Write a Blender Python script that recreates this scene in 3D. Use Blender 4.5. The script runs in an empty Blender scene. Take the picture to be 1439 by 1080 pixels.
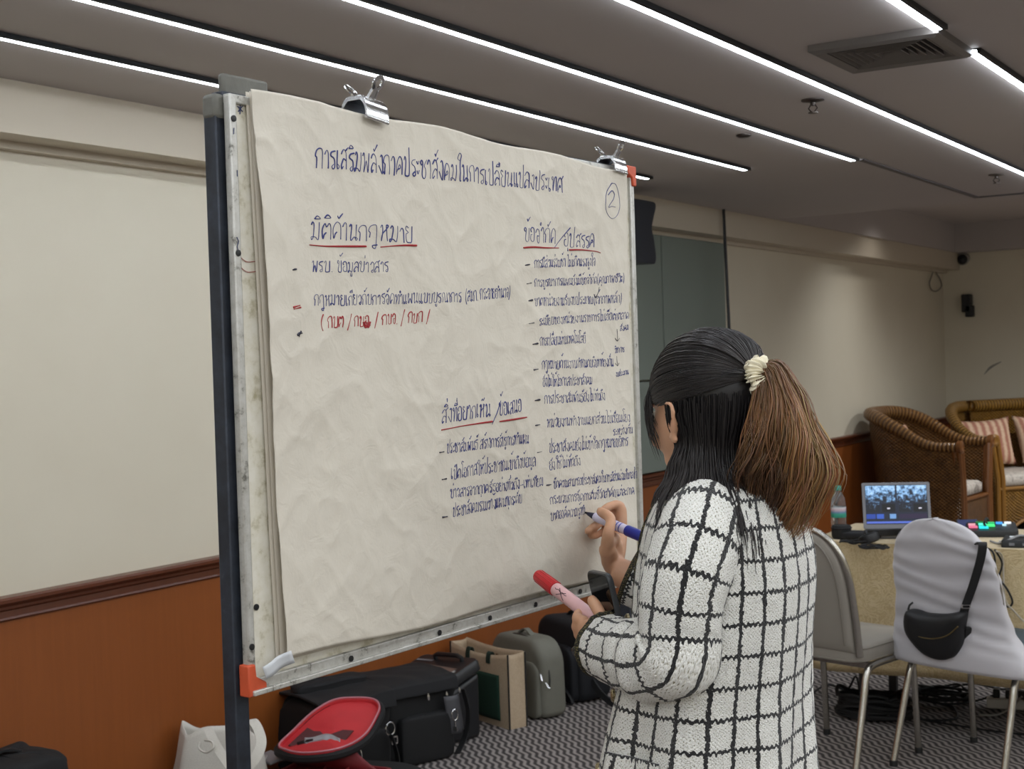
import bpy, bmesh, math, random
from mathutils import Vector, Matrix, noise
SC = bpy.context.scene
COL = SC.collection
PI = math.pi
# ------------------------------------------------------------------ camera, world, lights, exposure
F_PX, CX, CY, CAM_Z = 1950.0, 719.5, 540.0, 1.55
YAW, PITCH, ROLL = math.radians(32.303), math.radians(-1.047), math.radians(-1.775)
def cam_axes():
    f = Vector((-math.sin(YAW)*math.cos(PITCH), math.cos(YAW)*math.cos(PITCH), math.sin(PITCH)))
    r = Vector((math.cos(YAW), math.sin(YAW), 0)); u = r.cross(f)
    c, s = math.cos(ROLL), math.sin(ROLL)
    return c*r + s*u, -s*r + c*u, f
C_R, C_U, C_F = cam_axes()
C_O = Vector((0, 0, CAM_Z))
cd = bpy.data.cameras.new('camera'); cam = bpy.data.objects.new('camera', cd); COL.objects.link(cam)
cd.sensor_width = 36.0; cd.lens = F_PX/1439*36.0; cd.clip_start = 0.05
cd.dof.use_dof = True; cd.dof.focus_distance = 2.1; cd.dof.aperture_fstop = 15
cam.matrix_world = Matrix(((C_R.x, C_U.x, -C_F.x, C_O.x), (C_R.y, C_U.y, -C_F.y, C_O.y), (C_R.z, C_U.z, -C_F.z, C_O.z), (0, 0, 0, 1)))
SC.camera = cam
SC.view_settings.view_transform = 'Standard'; SC.view_settings.look = 'None'
SC.view_settings.gamma = 1.0; SC.view_settings.use_curve_mapping = False
SC.view_settings.exposure = 0.04
wd = bpy.data.worlds.new('world'); SC.world = wd; wd.use_nodes = True
wd.node_tree.nodes['Background'].inputs[0].default_value = (0.9, 0.95, 1.0, 1)
wd.node_tree.nodes['Background'].inputs[1].default_value = 0.02
# room measures (metres)
WX, CEIL, DADO, BACK, FRONT, RIGHT = -3.583, 2.42, 0.877, 13.42, -2.6, 4.6
LED_POWER = 20.0
def area(name, loc, sx, sy, power, col, rot=(0, 0, 0)):
    l = bpy.data.lights.new(name, 'AREA'); l.shape = 'RECTANGLE'; l.size = sx; l.size_y = sy
    l.energy = power; l.color = col
    o = bpy.data.objects.new(name, l); COL.objects.link(o); o.location = loc; o.rotation_euler = rot
    return o
# the strips that run on over and behind the camera, out of frame: one long lamp per strip
for i in range(9):
    area('strip_lamp', (-0.52 + 0.5*i, 2.9, CEIL - 0.02), 0.03, 10.8, 29.0, (0.93, 0.97, 1.0))
# recessed downlight by the far left wall
sp = bpy.data.lights.new('far_end_spot', 'SPOT'); sp.energy = 7; sp.spot_size = math.radians(150); sp.spot_blend = 1.0
sp.color = (1.0, 0.96, 0.92); sp.shadow_soft_size = 0.06
so = bpy.data.objects.new('far_end_spot', sp); COL.objects.link(so); so.location = (-3.05, 10.75, 2.60)
for x, y, e, sz in ((-2.45, 10.35, 48, 105), (-0.9, 11.2, 290, 155), (0.9, 11.2, 190, 155), (2.7, 11.2, 150, 155)):  # last three: unseen spots added to brighten the far end
    s2 = bpy.data.lights.new('far_end_spot', 'SPOT'); s2.energy = e; s2.spot_size = math.radians(sz); s2.spot_blend = 1.0; s2.color = (0.94, 0.97, 1.0); s2.shadow_soft_size = 0.06
    o2 = bpy.data.objects.new('far_end_spot', s2); COL.objects.link(o2); o2.location = (x, y, 2.66)
    if x < -2: o2.rotation_euler = (0, math.radians(22), 0)

# ------------------------------------------------------------------ helpers
def S(h):
    """hex sRGB -> linear rgba"""
    h = h.lstrip('#'); v = [int(h[i:i+2], 16)/255 for i in (0, 2, 4)]
    return tuple((c/12.92 if c <= 0.04045 else ((c+0.055)/1.055)**2.4) for c in v) + (1.0,)
def ray(px, py):
    return (C_F + C_R*((px-CX)/F_PX) - C_U*((py-CY)/F_PX))
def at(px, py, axis, val):
    d = ray(px, py); t = (val - C_O[axis])/d[axis]; return C_O + d*t
def at_depth(px, py, z):
    return C_O + ray(px, py)*z

class NT:
    """small node-tree helper"""
    def __init__(s, name):
        s.m = bpy.data.materials.new(name); s.m.use_nodes = True; s.t = s.m.node_tree
        s.b = s.t.nodes['Principled BSDF']
    def n(s, typ, **kw):
        nd = s.t.nodes.new(typ)
        for k, v in kw.items():
            if hasattr(nd, k): setattr(nd, k, v)
        return nd
    def l(s, a, b): s.t.links.new(a, b)
    def math(s, op, a, b=None, c=None):
        nd = s.t.nodes.new('ShaderNodeMath'); nd.operation = op
        for i, v in enumerate((a, b, c)):
            if v is None: continue
            if isinstance(v, (int, float)): nd.inputs[i].default_value = v
            else: s.l(v, nd.inputs[i])
        return nd.outputs[0]
    def mix(s, fac, a, b):
        nd = s.t.nodes.new('ShaderNodeMix'); nd.data_type = 'RGBA'
        if isinstance(fac, (int, float)): nd.inputs[0].default_value = fac
        else: s.l(fac, nd.inputs[0])
        for i, v in ((6, a), (7, b)):
            if isinstance(v, tuple): nd.inputs[i].default_value = v
            else: s.l(v, nd.inputs[i])
        return nd.outputs[2]
    def noise(s, scale, detail=3, vec=None, rough=0.5, dist=0.0):
        nd = s.t.nodes.new('ShaderNodeTexNoise'); nd.inputs['Scale'].default_value = scale
        nd.inputs['Detail'].default_value = detail; nd.inputs['Roughness'].default_value = rough
        nd.inputs['Distortion'].default_value = dist
        if vec is not None: s.l(vec, nd.inputs['Vector'])
        return nd.outputs['Fac']
    def coord(s, which='Object'):
        return s.t.nodes.new('ShaderNodeTexCoord').outputs[which]
    def mapping(s, vec, scale=(1, 1, 1), rot=(0, 0, 0), loc=(0, 0, 0)):
        nd = s.t.nodes.new('ShaderNodeMapping'); s.l(vec, nd.inputs[0])
        nd.inputs['Scale'].default_value = scale; nd.inputs['Rotation'].default_value = rot; nd.inputs['Location'].default_value = loc
        return nd.outputs[0]
    def ramp(s, fac, stops):
        nd = s.t.nodes.new('ShaderNodeValToRGB'); s.l(fac, nd.inputs[0]); e = nd.color_ramp.elements
        while len(e) < len(stops): e.new(0.5)
        for i, (p, c) in enumerate(stops):
            e[i].position = p; e[i].color = c if isinstance(c, tuple) else (c, c, c, 1)
        return nd.outputs[0]
    def sep(s, vec):
        nd = s.t.nodes.new('ShaderNodeSeparateXYZ'); s.l(vec, nd.inputs[0]); return nd.outputs
    def comb(s, x, y, z=0.0):
        nd = s.t.nodes.new('ShaderNodeCombineXYZ')
        for i, v in enumerate((x, y, z)):
            if isinstance(v, (int, float)): nd.inputs[i].default_value = v
            else: s.l(v, nd.inputs[i])
        return nd.outputs[0]
    def bump(s, h, strength=0.3, dist=0.01):
        nd = s.t.nodes.new('ShaderNodeBump'); nd.inputs['Strength'].default_value = strength
        nd.inputs['Distance'].default_value = dist; s.l(h, nd.inputs['Height']); s.l(nd.outputs[0], s.b.inputs['Normal'])
    def col(s, c):
        if isinstance(c, tuple): s.b.inputs['Base Color'].default_value = c
        else: s.l(c, s.b.inputs['Base Color'])
    def set(s, **kw):
        for k, v in kw.items(): s.b.inputs[k.replace('_', ' ')].default_value = v
        return s
def plain(name, hexc, rough=0.6, metal=0.0, var=0.0, vscale=20, bump=0.0, bscale=150, bdist=0.002, **kw):
    m = NT(name); c = S(hexc)
    m.set(Roughness=rough, Metallic=metal, **kw)
    if var:
        f = m.noise(vscale, 4, m.coord())
        lo = tuple(x*(1-var) for x in c[:3]) + (1,); hi = tuple(min(1, x*(1+var)) for x in c[:3]) + (1,)
        m.col(m.mix(f, lo, hi))
    else: m.col(c)
    if bump: m.bump(m.noise(bscale, 2, m.coord()), bump, bdist)
    return m.m
def emit(name, hexc, strength):
    m = NT(name); m.col((0, 0, 0, 1)); m.b.inputs['Emission Color'].default_value = S(hexc)
    m.b.inputs['Emission Strength'].default_value = strength; return m.m

def catmull(pts, n=6, closed=False):
    P = [Vector(p) for p in pts]
    if len(P) < 3: return P
    out = []; N = len(P); rng = N if closed else N-1
    for i in range(rng):
        if closed: a, b, c, d = P[(i-1) % N], P[i], P[(i+1) % N], P[(i+2) % N]
        else: a, b, c, d = P[max(i-1, 0)], P[i], P[i+1], P[min(i+2, N-1)]
        for k in range(n):
            t = k/n
            out.append(0.5*((2*b) + (c-a)*t + (2*a-5*b+4*c-d)*t*t + (3*b-a-3*c+d)*t**3))
    if not closed: out.append(P[-1])
    return out

class MB:
    """mesh builder: collects shapes and links them as ONE mesh object"""
    def __init__(s): s.v = []; s.f = []; s.uv = {}; s.mi = []; s.cols = None
    def add(s, vs, fs, M=None, mi=0, uvs=None):
        o = len(s.v)
        s.v += [(M @ Vector(v)) if M is not None else Vector(v) for v in vs]
        for k, f in enumerate(fs):
            if uvs is not None: s.uv[len(s.f)] = uvs[k]
            s.f.append(tuple(i+o for i in f)); s.mi.append(mi)
        return s
    def box(s, c, d, M=None, mi=0, taper=1.0):
        x, y, z = (k/2 for k in d); c = Vector(c)
        vs = [c+Vector((sx*x*(taper if sz > 0 else 1), sy*y*(taper if sz > 0 else 1), sz*z)) for sz in (-1, 1) for sx, sy in ((-1, -1), (1, -1), (1, 1), (-1, 1))]
        return s.add(vs, [(3, 2, 1, 0), (4, 5, 6, 7), (0, 1, 5, 4), (1, 2, 6, 5), (2, 3, 7, 6), (3, 0, 4, 7)], M, mi)
    def bar(s, a, b, w, h=None, up=(0, 0, 1), mi=0):
        a, b = Vector(a), Vector(b); d = b-a; L = d.length; d = d/L; up = Vector(up)
        if abs(d.dot(up)) > 0.98: up = Vector((0, 1, 0))
        x = d.cross(up).normalized(); y = x.cross(d); h = h or w
        M = Matrix(((x.x, y.x, d.x, (a.x+b.x)/2), (x.y, y.y, d.y, (a.y+b.y)/2), (x.z, y.z, d.z, (a.z+b.z)/2), (0, 0, 0, 1)))
        return s.box((0, 0, 0), (w, h, L), M, mi)
    def tube(s, path, r, seg=8, caps=True, flat=1.0, up=None, mi=0, uvw=None):
        P = [Vector(p) for p in path]; n = len(P)
        rad = r if callable(r) else ((lambda t: r) if isinstance(r, (int, float)) else (lambda t: _interp(r, t)))
        T = []
        for i in range(n):
            t = (P[min(i+1, n-1)]-P[max(i-1, 0)])
            T.append(t.normalized() if t.length > 1e-9 else (T[-1] if T else Vector((0, 0, 1))))
        u = Vector(up) if up else (Vector((0, 0, 1)) if abs(T[0].z) < 0.9 else Vector((1, 0, 0)))
        vs = []
        for i in range(n):
            x = u - T[i]*u.dot(T[i])
            if x.length < 1e-6: x = T[i].orthogonal()
            x.normalize(); u = x; y = T[i].cross(x); rr = rad(i/(n-1))
            for k in range(seg):
                a = 2*PI*k/seg; vs.append(P[i] + x*(math.cos(a)*rr) + y*(math.sin(a)*rr*flat))
        fs = [(i*seg+k, i*seg+(k+1) % seg, (i+1)*seg+(k+1) % seg, (i+1)*seg+k) for i in range(n-1) for k in range(seg)]
        if caps: fs += [tuple(reversed(range(seg))), tuple((n-1)*seg+k for k in range(seg))]
        return s.add(vs, fs, None, mi)
    def loft(s, rings, caps=(True, True), closed=True, M=None, mi=0, uv=None):
        n = len(rings[0]); vs = [p for r in rings for p in r]; fs = []; uvs = [] if uv else None
        for i in range(len(rings)-1):
            for k in range(n if closed else n-1):
                k2 = (k+1) % n
                fs.append((i*n+k, i*n+k2, (i+1)*n+k2, (i+1)*n+k))
                if uv:
                    kk = k+1
                    uvs.append((uv[i][k], uv[i][kk], uv[i+1][kk], uv[i+1][k]))
        if caps[0]: fs.append(tuple(reversed(range(n)))); uvs and uvs.append(tuple((0, 0) for _ in range(n)))
        if caps[1]: fs.append(tuple((len(rings)-1)*n+k for k in range(n))); uvs and uvs.append(tuple((0, 0) for _ in range(n)))
        return s.add(vs, fs, M, mi, uvs)
    def lathe(s, prof, seg=24, M=None, mi=0, caps=(True, True)):
        return s.loft([[(r*math.cos(2*PI*k/seg), r*math.sin(2*PI*k/seg), z) for k in range(seg)] for r, z in prof], caps, True, M, mi)
    def grid(s, fn, nu, nv, mi=0, uvfn=None):
        vs = [fn(i/nu, j/nv) for j in range(nv+1) for i in range(nu+1)]; fs = []; uvs = []
        for j in range(nv):
            for i in range(nu):
                a = j*(nu+1)+i; fs.append((a, a+1, a+nu+2, a+nu+1))
                if uvfn: uvs.append((uvfn(i/nu, j/nv), uvfn((i+1)/nu, j/nv), uvfn((i+1)/nu, (j+1)/nv), uvfn(i/nu, (j+1)/nv)))
        return s.add(vs, fs, None, mi, uvs if uvfn else None)
    def prism(s, poly, z0, z1, M=None, mi=0):
        n = len(poly)
        return s.loft([[(x, y, z0) for x, y in poly], [(x, y, z1) for x, y in poly]], M=M, mi=mi)
    def ball(s, c, r, seg=16, M=None, mi=0):
        r = (r, r, r) if isinstance(r, (int, float)) else r; c = Vector(c); rings = []
        for j in range(seg//2+1):
            t = -PI/2 + PI*j/(seg//2); cr = max(math.cos(t), 0.002)
            rings.append([c+Vector((r[0]*cr*math.cos(2*PI*k/seg), r[1]*cr*math.sin(2*PI*k/seg), r[2]*math.sin(t))) for k in range(seg)])
        return s.loft(rings, (True, True), True, M, mi)
    def sheet(s, fn, nu, nv, th, M=None, mi=0):
        """a doubled grid of thickness th (offset given by fn(u,v,side))"""
        return s
def _interp(tab, t):
    if t <= tab[0][0]: return tab[0][1]
    for (a, x), (b, y) in zip(tab, tab[1:]):
        if t <= b:
            k = (t-a)/(b-a) if b > a else 0
            return x+(y-x)*k
    return tab[-1][1]
def lerp(a, b, t): return a+(b-a)*t
def sstep(a, b, x):
    t = min(1, max(0, (x-a)/(b-a))); return t*t*(3-2*t)

INV = {}
def thing(name, label, cat, loc=(0, 0, 0), rotz=0.0, group=None):
    o = bpy.data.objects.new(name, None); COL.objects.link(o); o.empty_display_size = 0.05
    o.location = loc; o.rotation_euler = (0, 0, rotz)
    INV[o.name] = (Matrix.Translation(Vector(loc)) @ Matrix.Rotation(rotz, 4, 'Z')).inverted()
    return tag(o, label, cat, group)
def tag(o, label=None, cat=None, group=None, kind=None):
    if label: o['label'] = label
    if cat: o['category'] = cat
    if group: o['group'] = group
    if kind: o['kind'] = kind
    return o
def root_of(o):
    while o.parent: o = o.parent
    return o
def obj(name, mb, mats, parent=None, smooth=True, bevel=0.0, bseg=2, subsurf=0, local=False, solid=0.0, soff=0.0, angle=40, label=None, weld=False):
    me = bpy.data.meshes.new(name)
    vs = mb.v; loc = Vector((0, 0, 0))
    if parent is not None:
        if not local:
            Mi = INV.get(root_of(parent).name, Matrix.Identity(4)); vs = [Mi @ v for v in vs]
    else:
        xs = [v.x for v in vs]; ys = [v.y for v in vs]; zs = [v.z for v in vs]
        loc = Vector(((min(xs)+max(xs))/2, (min(ys)+max(ys))/2, min(zs))); vs = [v-loc for v in vs]
    me.from_pydata([tuple(v) for v in vs], [], mb.f)
    if not isinstance(mats, (list, tuple)): mats = [mats]
    for m in mats: me.materials.append(m)
    if len(mats) > 1: me.polygons.foreach_set('material_index', mb.mi)
    if mb.uv:
        ul = me.uv_layers.new(name='UVMap')
        for p in me.polygons:
            u = mb.uv.get(p.index)
            if u:
                for li, c in zip(p.loop_indices, u): ul.data[li].uv = c
    if weld:
        bm = bmesh.new(); bm.from_mesh(me); bmesh.ops.remove_doubles(bm, verts=bm.verts, dist=1e-5); bm.to_mesh(me); bm.free()
    if mb.cols:
        ca = me.color_attributes.new('tint', 'FLOAT_COLOR', 'POINT')
        for i, c in enumerate(mb.cols): ca.data[i].color = c
    bm = bmesh.new(); bm.from_mesh(me)
    if not mb.__dict__.get('keep'): bmesh.ops.recalc_face_normals(bm, faces=bm.faces)
    bm.to_mesh(me); bm.free()
    if smooth:
        me.polygons.foreach_set('use_smooth', [True]*len(me.polygons))
        me.set_sharp_from_angle(angle=math.radians(angle))
    me.update()
    o = bpy.data.objects.new(name, me); COL.objects.link(o); o.location = loc
    if parent is not None: o.parent = parent
    if solid:
        md = o.modifiers.new('thick', 'SOLIDIFY'); md.thickness = solid; md.offset = soff
    if bevel:
        md = o.modifiers.new('bevel', 'BEVEL'); md.width = bevel; md.segments = bseg; md.limit_method = 'ANGLE'; md.angle_limit = math.radians(35)
    if subsurf:
        md = o.modifiers.new('sub', 'SUBSURF'); md.levels = subsurf; md.render_levels = subsurf
    if label: o['label'] = label
    return o
def struct(name, mb, m, parent=None, **kw):
    o = obj(name, mb, m, parent, **kw)
    if parent is None: o['kind'] = 'structure'
    return o
def voxel(o, size, smooth=3, fac=0.5):
    """fuse the shells of a mesh into one continuous surface"""
    md = o.modifiers.new('fuse', 'REMESH'); md.mode = 'VOXEL'; md.voxel_size = size; md.use_smooth_shade = True
    if smooth:
        ms = o.modifiers.new('soft', 'SMOOTH'); ms.factor = fac; ms.iterations = smooth
    return o
def dup(root, loc, rotz, label=None, group=None):
    r = root.copy(); COL.objects.link(r); r.location = loc; r.rotation_euler = (0, 0, rotz)
    if label: r['label'] = label
    if group: r['group'] = group
    for ch in list(root.children):
        c = ch.copy(); COL.objects.link(c); c.parent = r
        for g in ch.children:
            d = g.copy(); COL.objects.link(d); d.parent = c
    return r
def rect(u0, u1, z0, z1): return [(u0, z0), (u1, z0), (u1, z1), (u0, z1)]
def rrect(w, h, r, n=5):
    o = []
    for cx, cy, a0 in ((w/2-r, h/2-r, 0), (-w/2+r, h/2-r, 90), (-w/2+r, -h/2+r, 180), (w/2-r, -h/2+r, 270)):
        for k in range(n+1):
            a = math.radians(a0+90*k/n); o.append((cx+r*math.cos(a), cy+r*math.sin(a)))
    return o
def frame_matrix(origin, x, z):
    """matrix whose local x, z follow the given directions"""
    x = Vector(x).normalized(); z = Vector(z); z = (z-x*z.dot(x)).normalized(); y = z.cross(x); o = Vector(origin)
    return Matrix(((x.x, y.x, z.x, o.x), (x.y, y.y, z.y, o.y), (x.z, y.z, z.z, o.z), (0, 0, 0, 1)))
# ------------------------------------------------------------------ materials of the room
def m_wall():
    m = NT('cream_paint'); m.set(Roughness=0.55)
    f = m.noise(3.0, 4, m.coord()); m.col(m.mix(f, S('d3cab5'), S('dbd3bf')))
    m.bump(m.noise(220, 2, m.coord()), 0.05, 0.001); return m.m
def m_wood(name, a, b, rough=0.35):
    m = NT(name); m.set(Roughness=rough)
    v = m.mapping(m.coord(), (9, 9, 0.5)); f = m.noise(6, 6, v, 0.6, 0.4)
    g = m.noise(1.2, 2, m.mapping(m.coord(), (3, 3, 0.3)))
    m.col(m.mix(m.math('ADD', m.math('MULTIPLY', f, 0.6), m.math('MULTIPLY', g, 0.4)), S(a), S(b)))
    m.bump(f, 0.06, 0.002); return m.m
def m_carpet():
    m = NT('patterned_carpet'); m.set(Roughness=0.95)
    x, y, z = m.sep(m.mapping(m.coord(), (1, 1, 1), (0, 0, math.radians(-45))))
    w = m.math('MULTIPLY', m.math('SINE', m.math('MULTIPLY', y, 2*PI/0.092)), 0.20)
    s = m.math('SINE', m.math('ADD', m.math('MULTIPLY', x, 2*PI/0.028), m.math('MULTIPLY', w, 2*PI)))
    nz = m.noise(500, 2, m.coord())
    t = m.math('ADD', m.math('MULTIPLY', s, 0.5), m.math('MULTIPLY', nz, 0.6))
    big = m.noise(1.1, 2, m.coord())
    c = m.ramp(t, [(0.0, S('353030')), (0.66, S('938b87'))])
    m.col(c); m.bump(t, 0.5, 0.004); return m.m
MW = m_wall()
M_CEIL = plain('ceiling_paint', 'b4adaa', 0.7, var=0.04, vscale=2)
M_BEAM = plain('beam_paint', 'c2b7a4', 0.6, var=0.03, vscale=3)
M_PANEL = m_wood('brown_veneer', '784118', '985427', 0.38)
M_RAIL = m_wood('mahogany_rail', '4a2414', '6b3922', 0.32)
M_CARPET = m_carpet()
M_LED = emit('led_diffuser', 'eef6ff', LED_POWER)
M_DARKMET = plain('dark_metal', '2b2d2f', 0.5, 0.6)
M_CHROME = plain('chrome', 'c9c9c9', 0.16, 1.0)
M_ALU = plain('aluminium', 'b9b9b6', 0.38, 0.85, var=0.15, vscale=40)
M_BLACKPL = plain('black_plastic', '17181a', 0.45)
M_GROOVE = plain('unlit_channel', '5d5858', 0.6)
# ------------------------------------------------------------------ floor, walls, ceiling
struct('floor', MB().box(((WX+RIGHT)/2, (FRONT+BACK)/2, -0.05), (RIGHT-WX+0.4, BACK-FRONT+0.4, 0.1)), M_CARPET)
struct('wall_left', MB().box((WX-0.1, (FRONT+BACK)/2, 1.4), (0.2, BACK-FRONT, 2.8)), MW)
struct('wall_back', MB().box(((WX+RIGHT)/2, BACK+0.1, 1.4), (RIGHT-WX+0.4, 0.2, 2.8)), MW)
struct('wall_right', MB().box((RIGHT+0.1, (FRONT+BACK)/2, 1.4), (0.2, BACK-FRONT, 2.8)), MW)
struct('wall_front', MB().box(((WX+RIGHT)/2, FRONT-0.1, 1.4), (RIGHT-WX+0.4, 0.2, 2.8)), MW)
# ceiling: flat over most of the room, with a raised tray at the far end
RY0, RY1, RX0, RZ = 8.72, 13.18, -3.40, 2.68
cb = MB()
cb.box(((WX+RIGHT)/2, (FRONT+RY0)/2, CEIL+0.2), (RIGHT-WX, RY0-FRONT, 0.4))
cb.box(((WX+RX0)/2, (RY0+BACK)/2, CEIL+0.2), (RX0-WX, BACK-RY0, 0.4))
cb.box(((RX0+RIGHT)/2, (RY1+BACK)/2, CEIL+0.2), (RIGHT-RX0, BACK-RY1, 0.4))
cb.box(((RX0+RIGHT)/2, (RY0+RY1)/2, RZ+0.06), (RIGHT-RX0, RY1-RY0, 0.12))
struct('ceiling', cb, M_CEIL, smooth=False)
# beam along the top of the left wall
BX, BZ = -3.425, 2.262
struct('trim_1', MB().box(((WX+BX)/2, (FRONT+BACK)/2, (BZ+CEIL)/2), (BX-WX, BACK-FRONT, CEIL-BZ)), M_BEAM, smooth=False)
struct('trim_2', MB().box((WX+0.02, (FRONT+BACK)/2, BZ-0.012), (0.04, BACK-FRONT, 0.024)), M_BEAM, smooth=False)
# wood dado with a moulded chair rail
def dado(name, poly_xz, along, a0, a1, mat):
    b = MB()
    if along == 'y': b.loft([[(WX+x, a, z) for x, z in poly_xz] for a in (a0, a1)])
    else: b.loft([[(a, BACK-x, z) for x, z in poly_xz] for a in (a0, a1)])
    return struct(name, b, mat, smooth=False)
RAIL = [(0, DADO-0.075), (0.022, DADO-0.075), (0.026, DADO-0.070), (0.022, DADO-0.064), (0.020, DADO-0.045), (0.030, DADO-0.038),
        (0.030, DADO-0.030), (0.040, DADO-0.022), (0.052, DADO-0.016), (0.052, DADO-0.006), (0.046, DADO), (0, DADO)]
GY0, GY1 = 6.45, 8.20          # the grey green panels interrupt nothing below the rail
for nm, al, a0, a1 in (('left', 'y', FRONT, BACK), ('back', 'x', WX, RIGHT)):
    dado('baseboard_'+nm, [(0, 0), (0.028, 0), (0.028, 0.075), (0.022, 0.085), (0, 0.085)], al, a0, a1, M_RAIL)
dado('trim_3', [(0, 0.085), (0.016, 0.085), (0.016, DADO-0.07), (0, DADO-0.07)], 'y', FRONT, BACK, M_PANEL)
dado('trim_4', RAIL, 'y', FRONT, BACK, M_RAIL)
M_PANEL_D = m_wood('dark_brown_veneer', '4a2212', '5e2d18', 0.38)
dado('trim_5', [(0, 0.085), (0.016, 0.085), (0.016, DADO-0.07), (0, DADO-0.07)], 'x', WX, RIGHT, M_PANEL)
dado('trim_6', RAIL, 'x', WX, RIGHT, M_RAIL)
# unlit channel that carries the third strip on and turns the corner
gb = MB(); gb.box((-2.035, 7.34, CEIL-0.004), (0.026, 2.12, 0.008)); gb.box((-0.4, 8.40, CEIL-0.004), (3.30, 0.026, 0.008))
struct('trim_7', gb, M_GROOVE, smooth=False)
# grey green fabric door panels on the left wall beside the loudspeaker
def m_fabric(name, a, b, sc=300):
    m = NT(name); m.set(Roughness=0.9); f = m.noise(sc, 3, m.coord()); m.col(m.mix(f, S(a), S(b))); m.bump(f, 0.2, 0.002); return m.m
M_GREEN = m_fabric('grey_green_fabric', '70786f', '868e86')
d = MB()
for y0, y1 in ((6.20, 7.22), (7.235, 8.12)):
    for z0, z1 in ((0.885, 1.40), (1.408, 2.235)):
        d.box((WX+0.03, (y0+y1)/2, (z0+z1)/2), (0.06, y1-y0, z1-z0))
do = struct('door_1', d, M_GREEN, bevel=0.006)
# ------------------------------------------------------------------ ceiling light strips
strips = [(-3.045, FRONT+0.1, 6.12), (-2.56, FRONT+0.1, 6.18), (-2.057, FRONT+0.1, 6.24), (-1.552, FRONT+0.1, 8.3), (-1.022, FRONT+0.1, 3.84), (-1.022, 4.20, 8.3)]
LS = ['light strip nearest the left wall, ending behind the whiteboard corner', 'second light strip from the left wall, passing behind the upper clip',
      'third light strip from the left wall, ending where a dark channel begins', 'fourth light strip from the left wall, running on past both sprinklers',
      'short visible light strip at top edge, ending at the air vent', 'light strip starting beyond the air vent at upper right']
for (x, y0, y1), lb, sk in zip(strips, LS, (-.0164, -.0064, 0, 0, 0, 0)):
    t = thing('led_light_strip', 'thin white ' + lb, 'ceiling light', (x, (y0+y1)/2, CEIL-0.012), 0, 'white light strips in the ceiling')
    b = MB(); b.box((x+0.021, (y0+y1)/2, CEIL-0.0075), (0.012, y1-y0, 0.013)); b.box((x, (y0+y1)/2, CEIL-0.0025), (0.034, y1-y0, 0.003))
    for v in b.v: v.x += sk*(v.y-y1)
    obj('channel', b, M_DARKMET, t, smooth=False)
    b = MB(); n = max(1, round((y1-y0)/2.4)); L = (y1-y0)/n
    b = MB()
    for k in range(n): b.box((x-0.001, y0+L*(k+0.5), CEIL-0.0075), (0.024, L-0.006, 0.009))
    for v in b.v: v.x += sk*(v.y-y1)
    obj('diffuser', b, M_LED, t, smooth=False)
# ------------------------------------------------------------------ ceiling air vent
M_VENT = plain('grey_vent', '77726f', 0.5, 0.3)
t = thing('air_vent', 'square grey louvred air vent in the ceiling at upper right', 'air vent', (-1.195, 4.02, CEIL-0.02))
b = MB(); cx, cy = -1.205, 4.02
prof = [(0.185, CEIL), (0.185, CEIL-0.02), (0.170, CEIL-0.028), (0.145, CEIL-0.022), (0.145, CEIL)]
def sqring(r, z): return [(cx-r, cy-r, z), (cx+r, cy-r, z), (cx+r, cy+r, z), (cx-r, cy+r, z)]
b.loft([sqring(r, z) for r, z in prof], (False, False))
obj('frame', b, M_VENT, t, smooth=False)
b = MB()
for k in range(6):
    r0 = 0.135-0.02*k
    b.loft([sqring(r0, CEIL-0.004), sqring(r0+0.006, CEIL-0.020), sqring(r0+0.003, CEIL-0.021), sqring(r0-0.003, CEIL-0.005)], (False, False))
obj('louvre', b, M_VENT, t, smooth=False)
obj('duct_opening', MB().box((cx, cy, CEIL-0.001), (0.28, 0.28, 0.002)), M_BLACKPL, t, smooth=False)
# ------------------------------------------------------------------ sprinklers
M_BRASS = plain('sprinkler_metal', '4b4440', 0.4, 0.8)
def sprinkler(x, y, lb):
    t = thing('fire_sprinkler', lb, 'sprinkler', (x, y, CEIL-0.045), 0, 'ceiling sprinklers')
    T = Matrix.Translation((x, y, CEIL))
    obj('cover_plate', MB().lathe([(0.04, 0), (0.04, -0.004), (0.012, -0.010)], 20, T), M_BRASS, t)
    b = MB().lathe([(0.009, -0.008), (0.009, -0.02), (0.004, -0.022)], 12, T)
    for s_ in (-1, 1): b.tube([(x+s_*0.008, y, CEIL-0.018), (x+s_*0.016, y, CEIL-0.030), (x+s_*0.004, y, CEIL-0.044)], 0.0025, 6)
    obj('yoke', b, M_BRASS, t)
    obj('deflector', MB().lathe([(0.017, -0.044), (0.017, -0.047)], 16, T), M_BRASS, t)
p = at(1142, 140, 2, CEIL); sprinkler(p.x, p.y, 'small ceiling sprinkler under the vent between two light strips')
p = at(1400, 245, 2, CEIL); sprinkler(p.x, p.y, 'ceiling sprinkler at right edge above the rattan seats')
p = at(1045, 189, 2, CEIL)
obj_ = obj('ceiling_sensor', MB().lathe([(0.03, 0), (0.03, -0.006), (0.02, -0.012)], 20, Matrix.Translation((p.x, p.y, CEIL))), M_BRASS)
tag(obj_, 'small round dark disc on the ceiling between the second and third strips', 'sensor')
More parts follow.
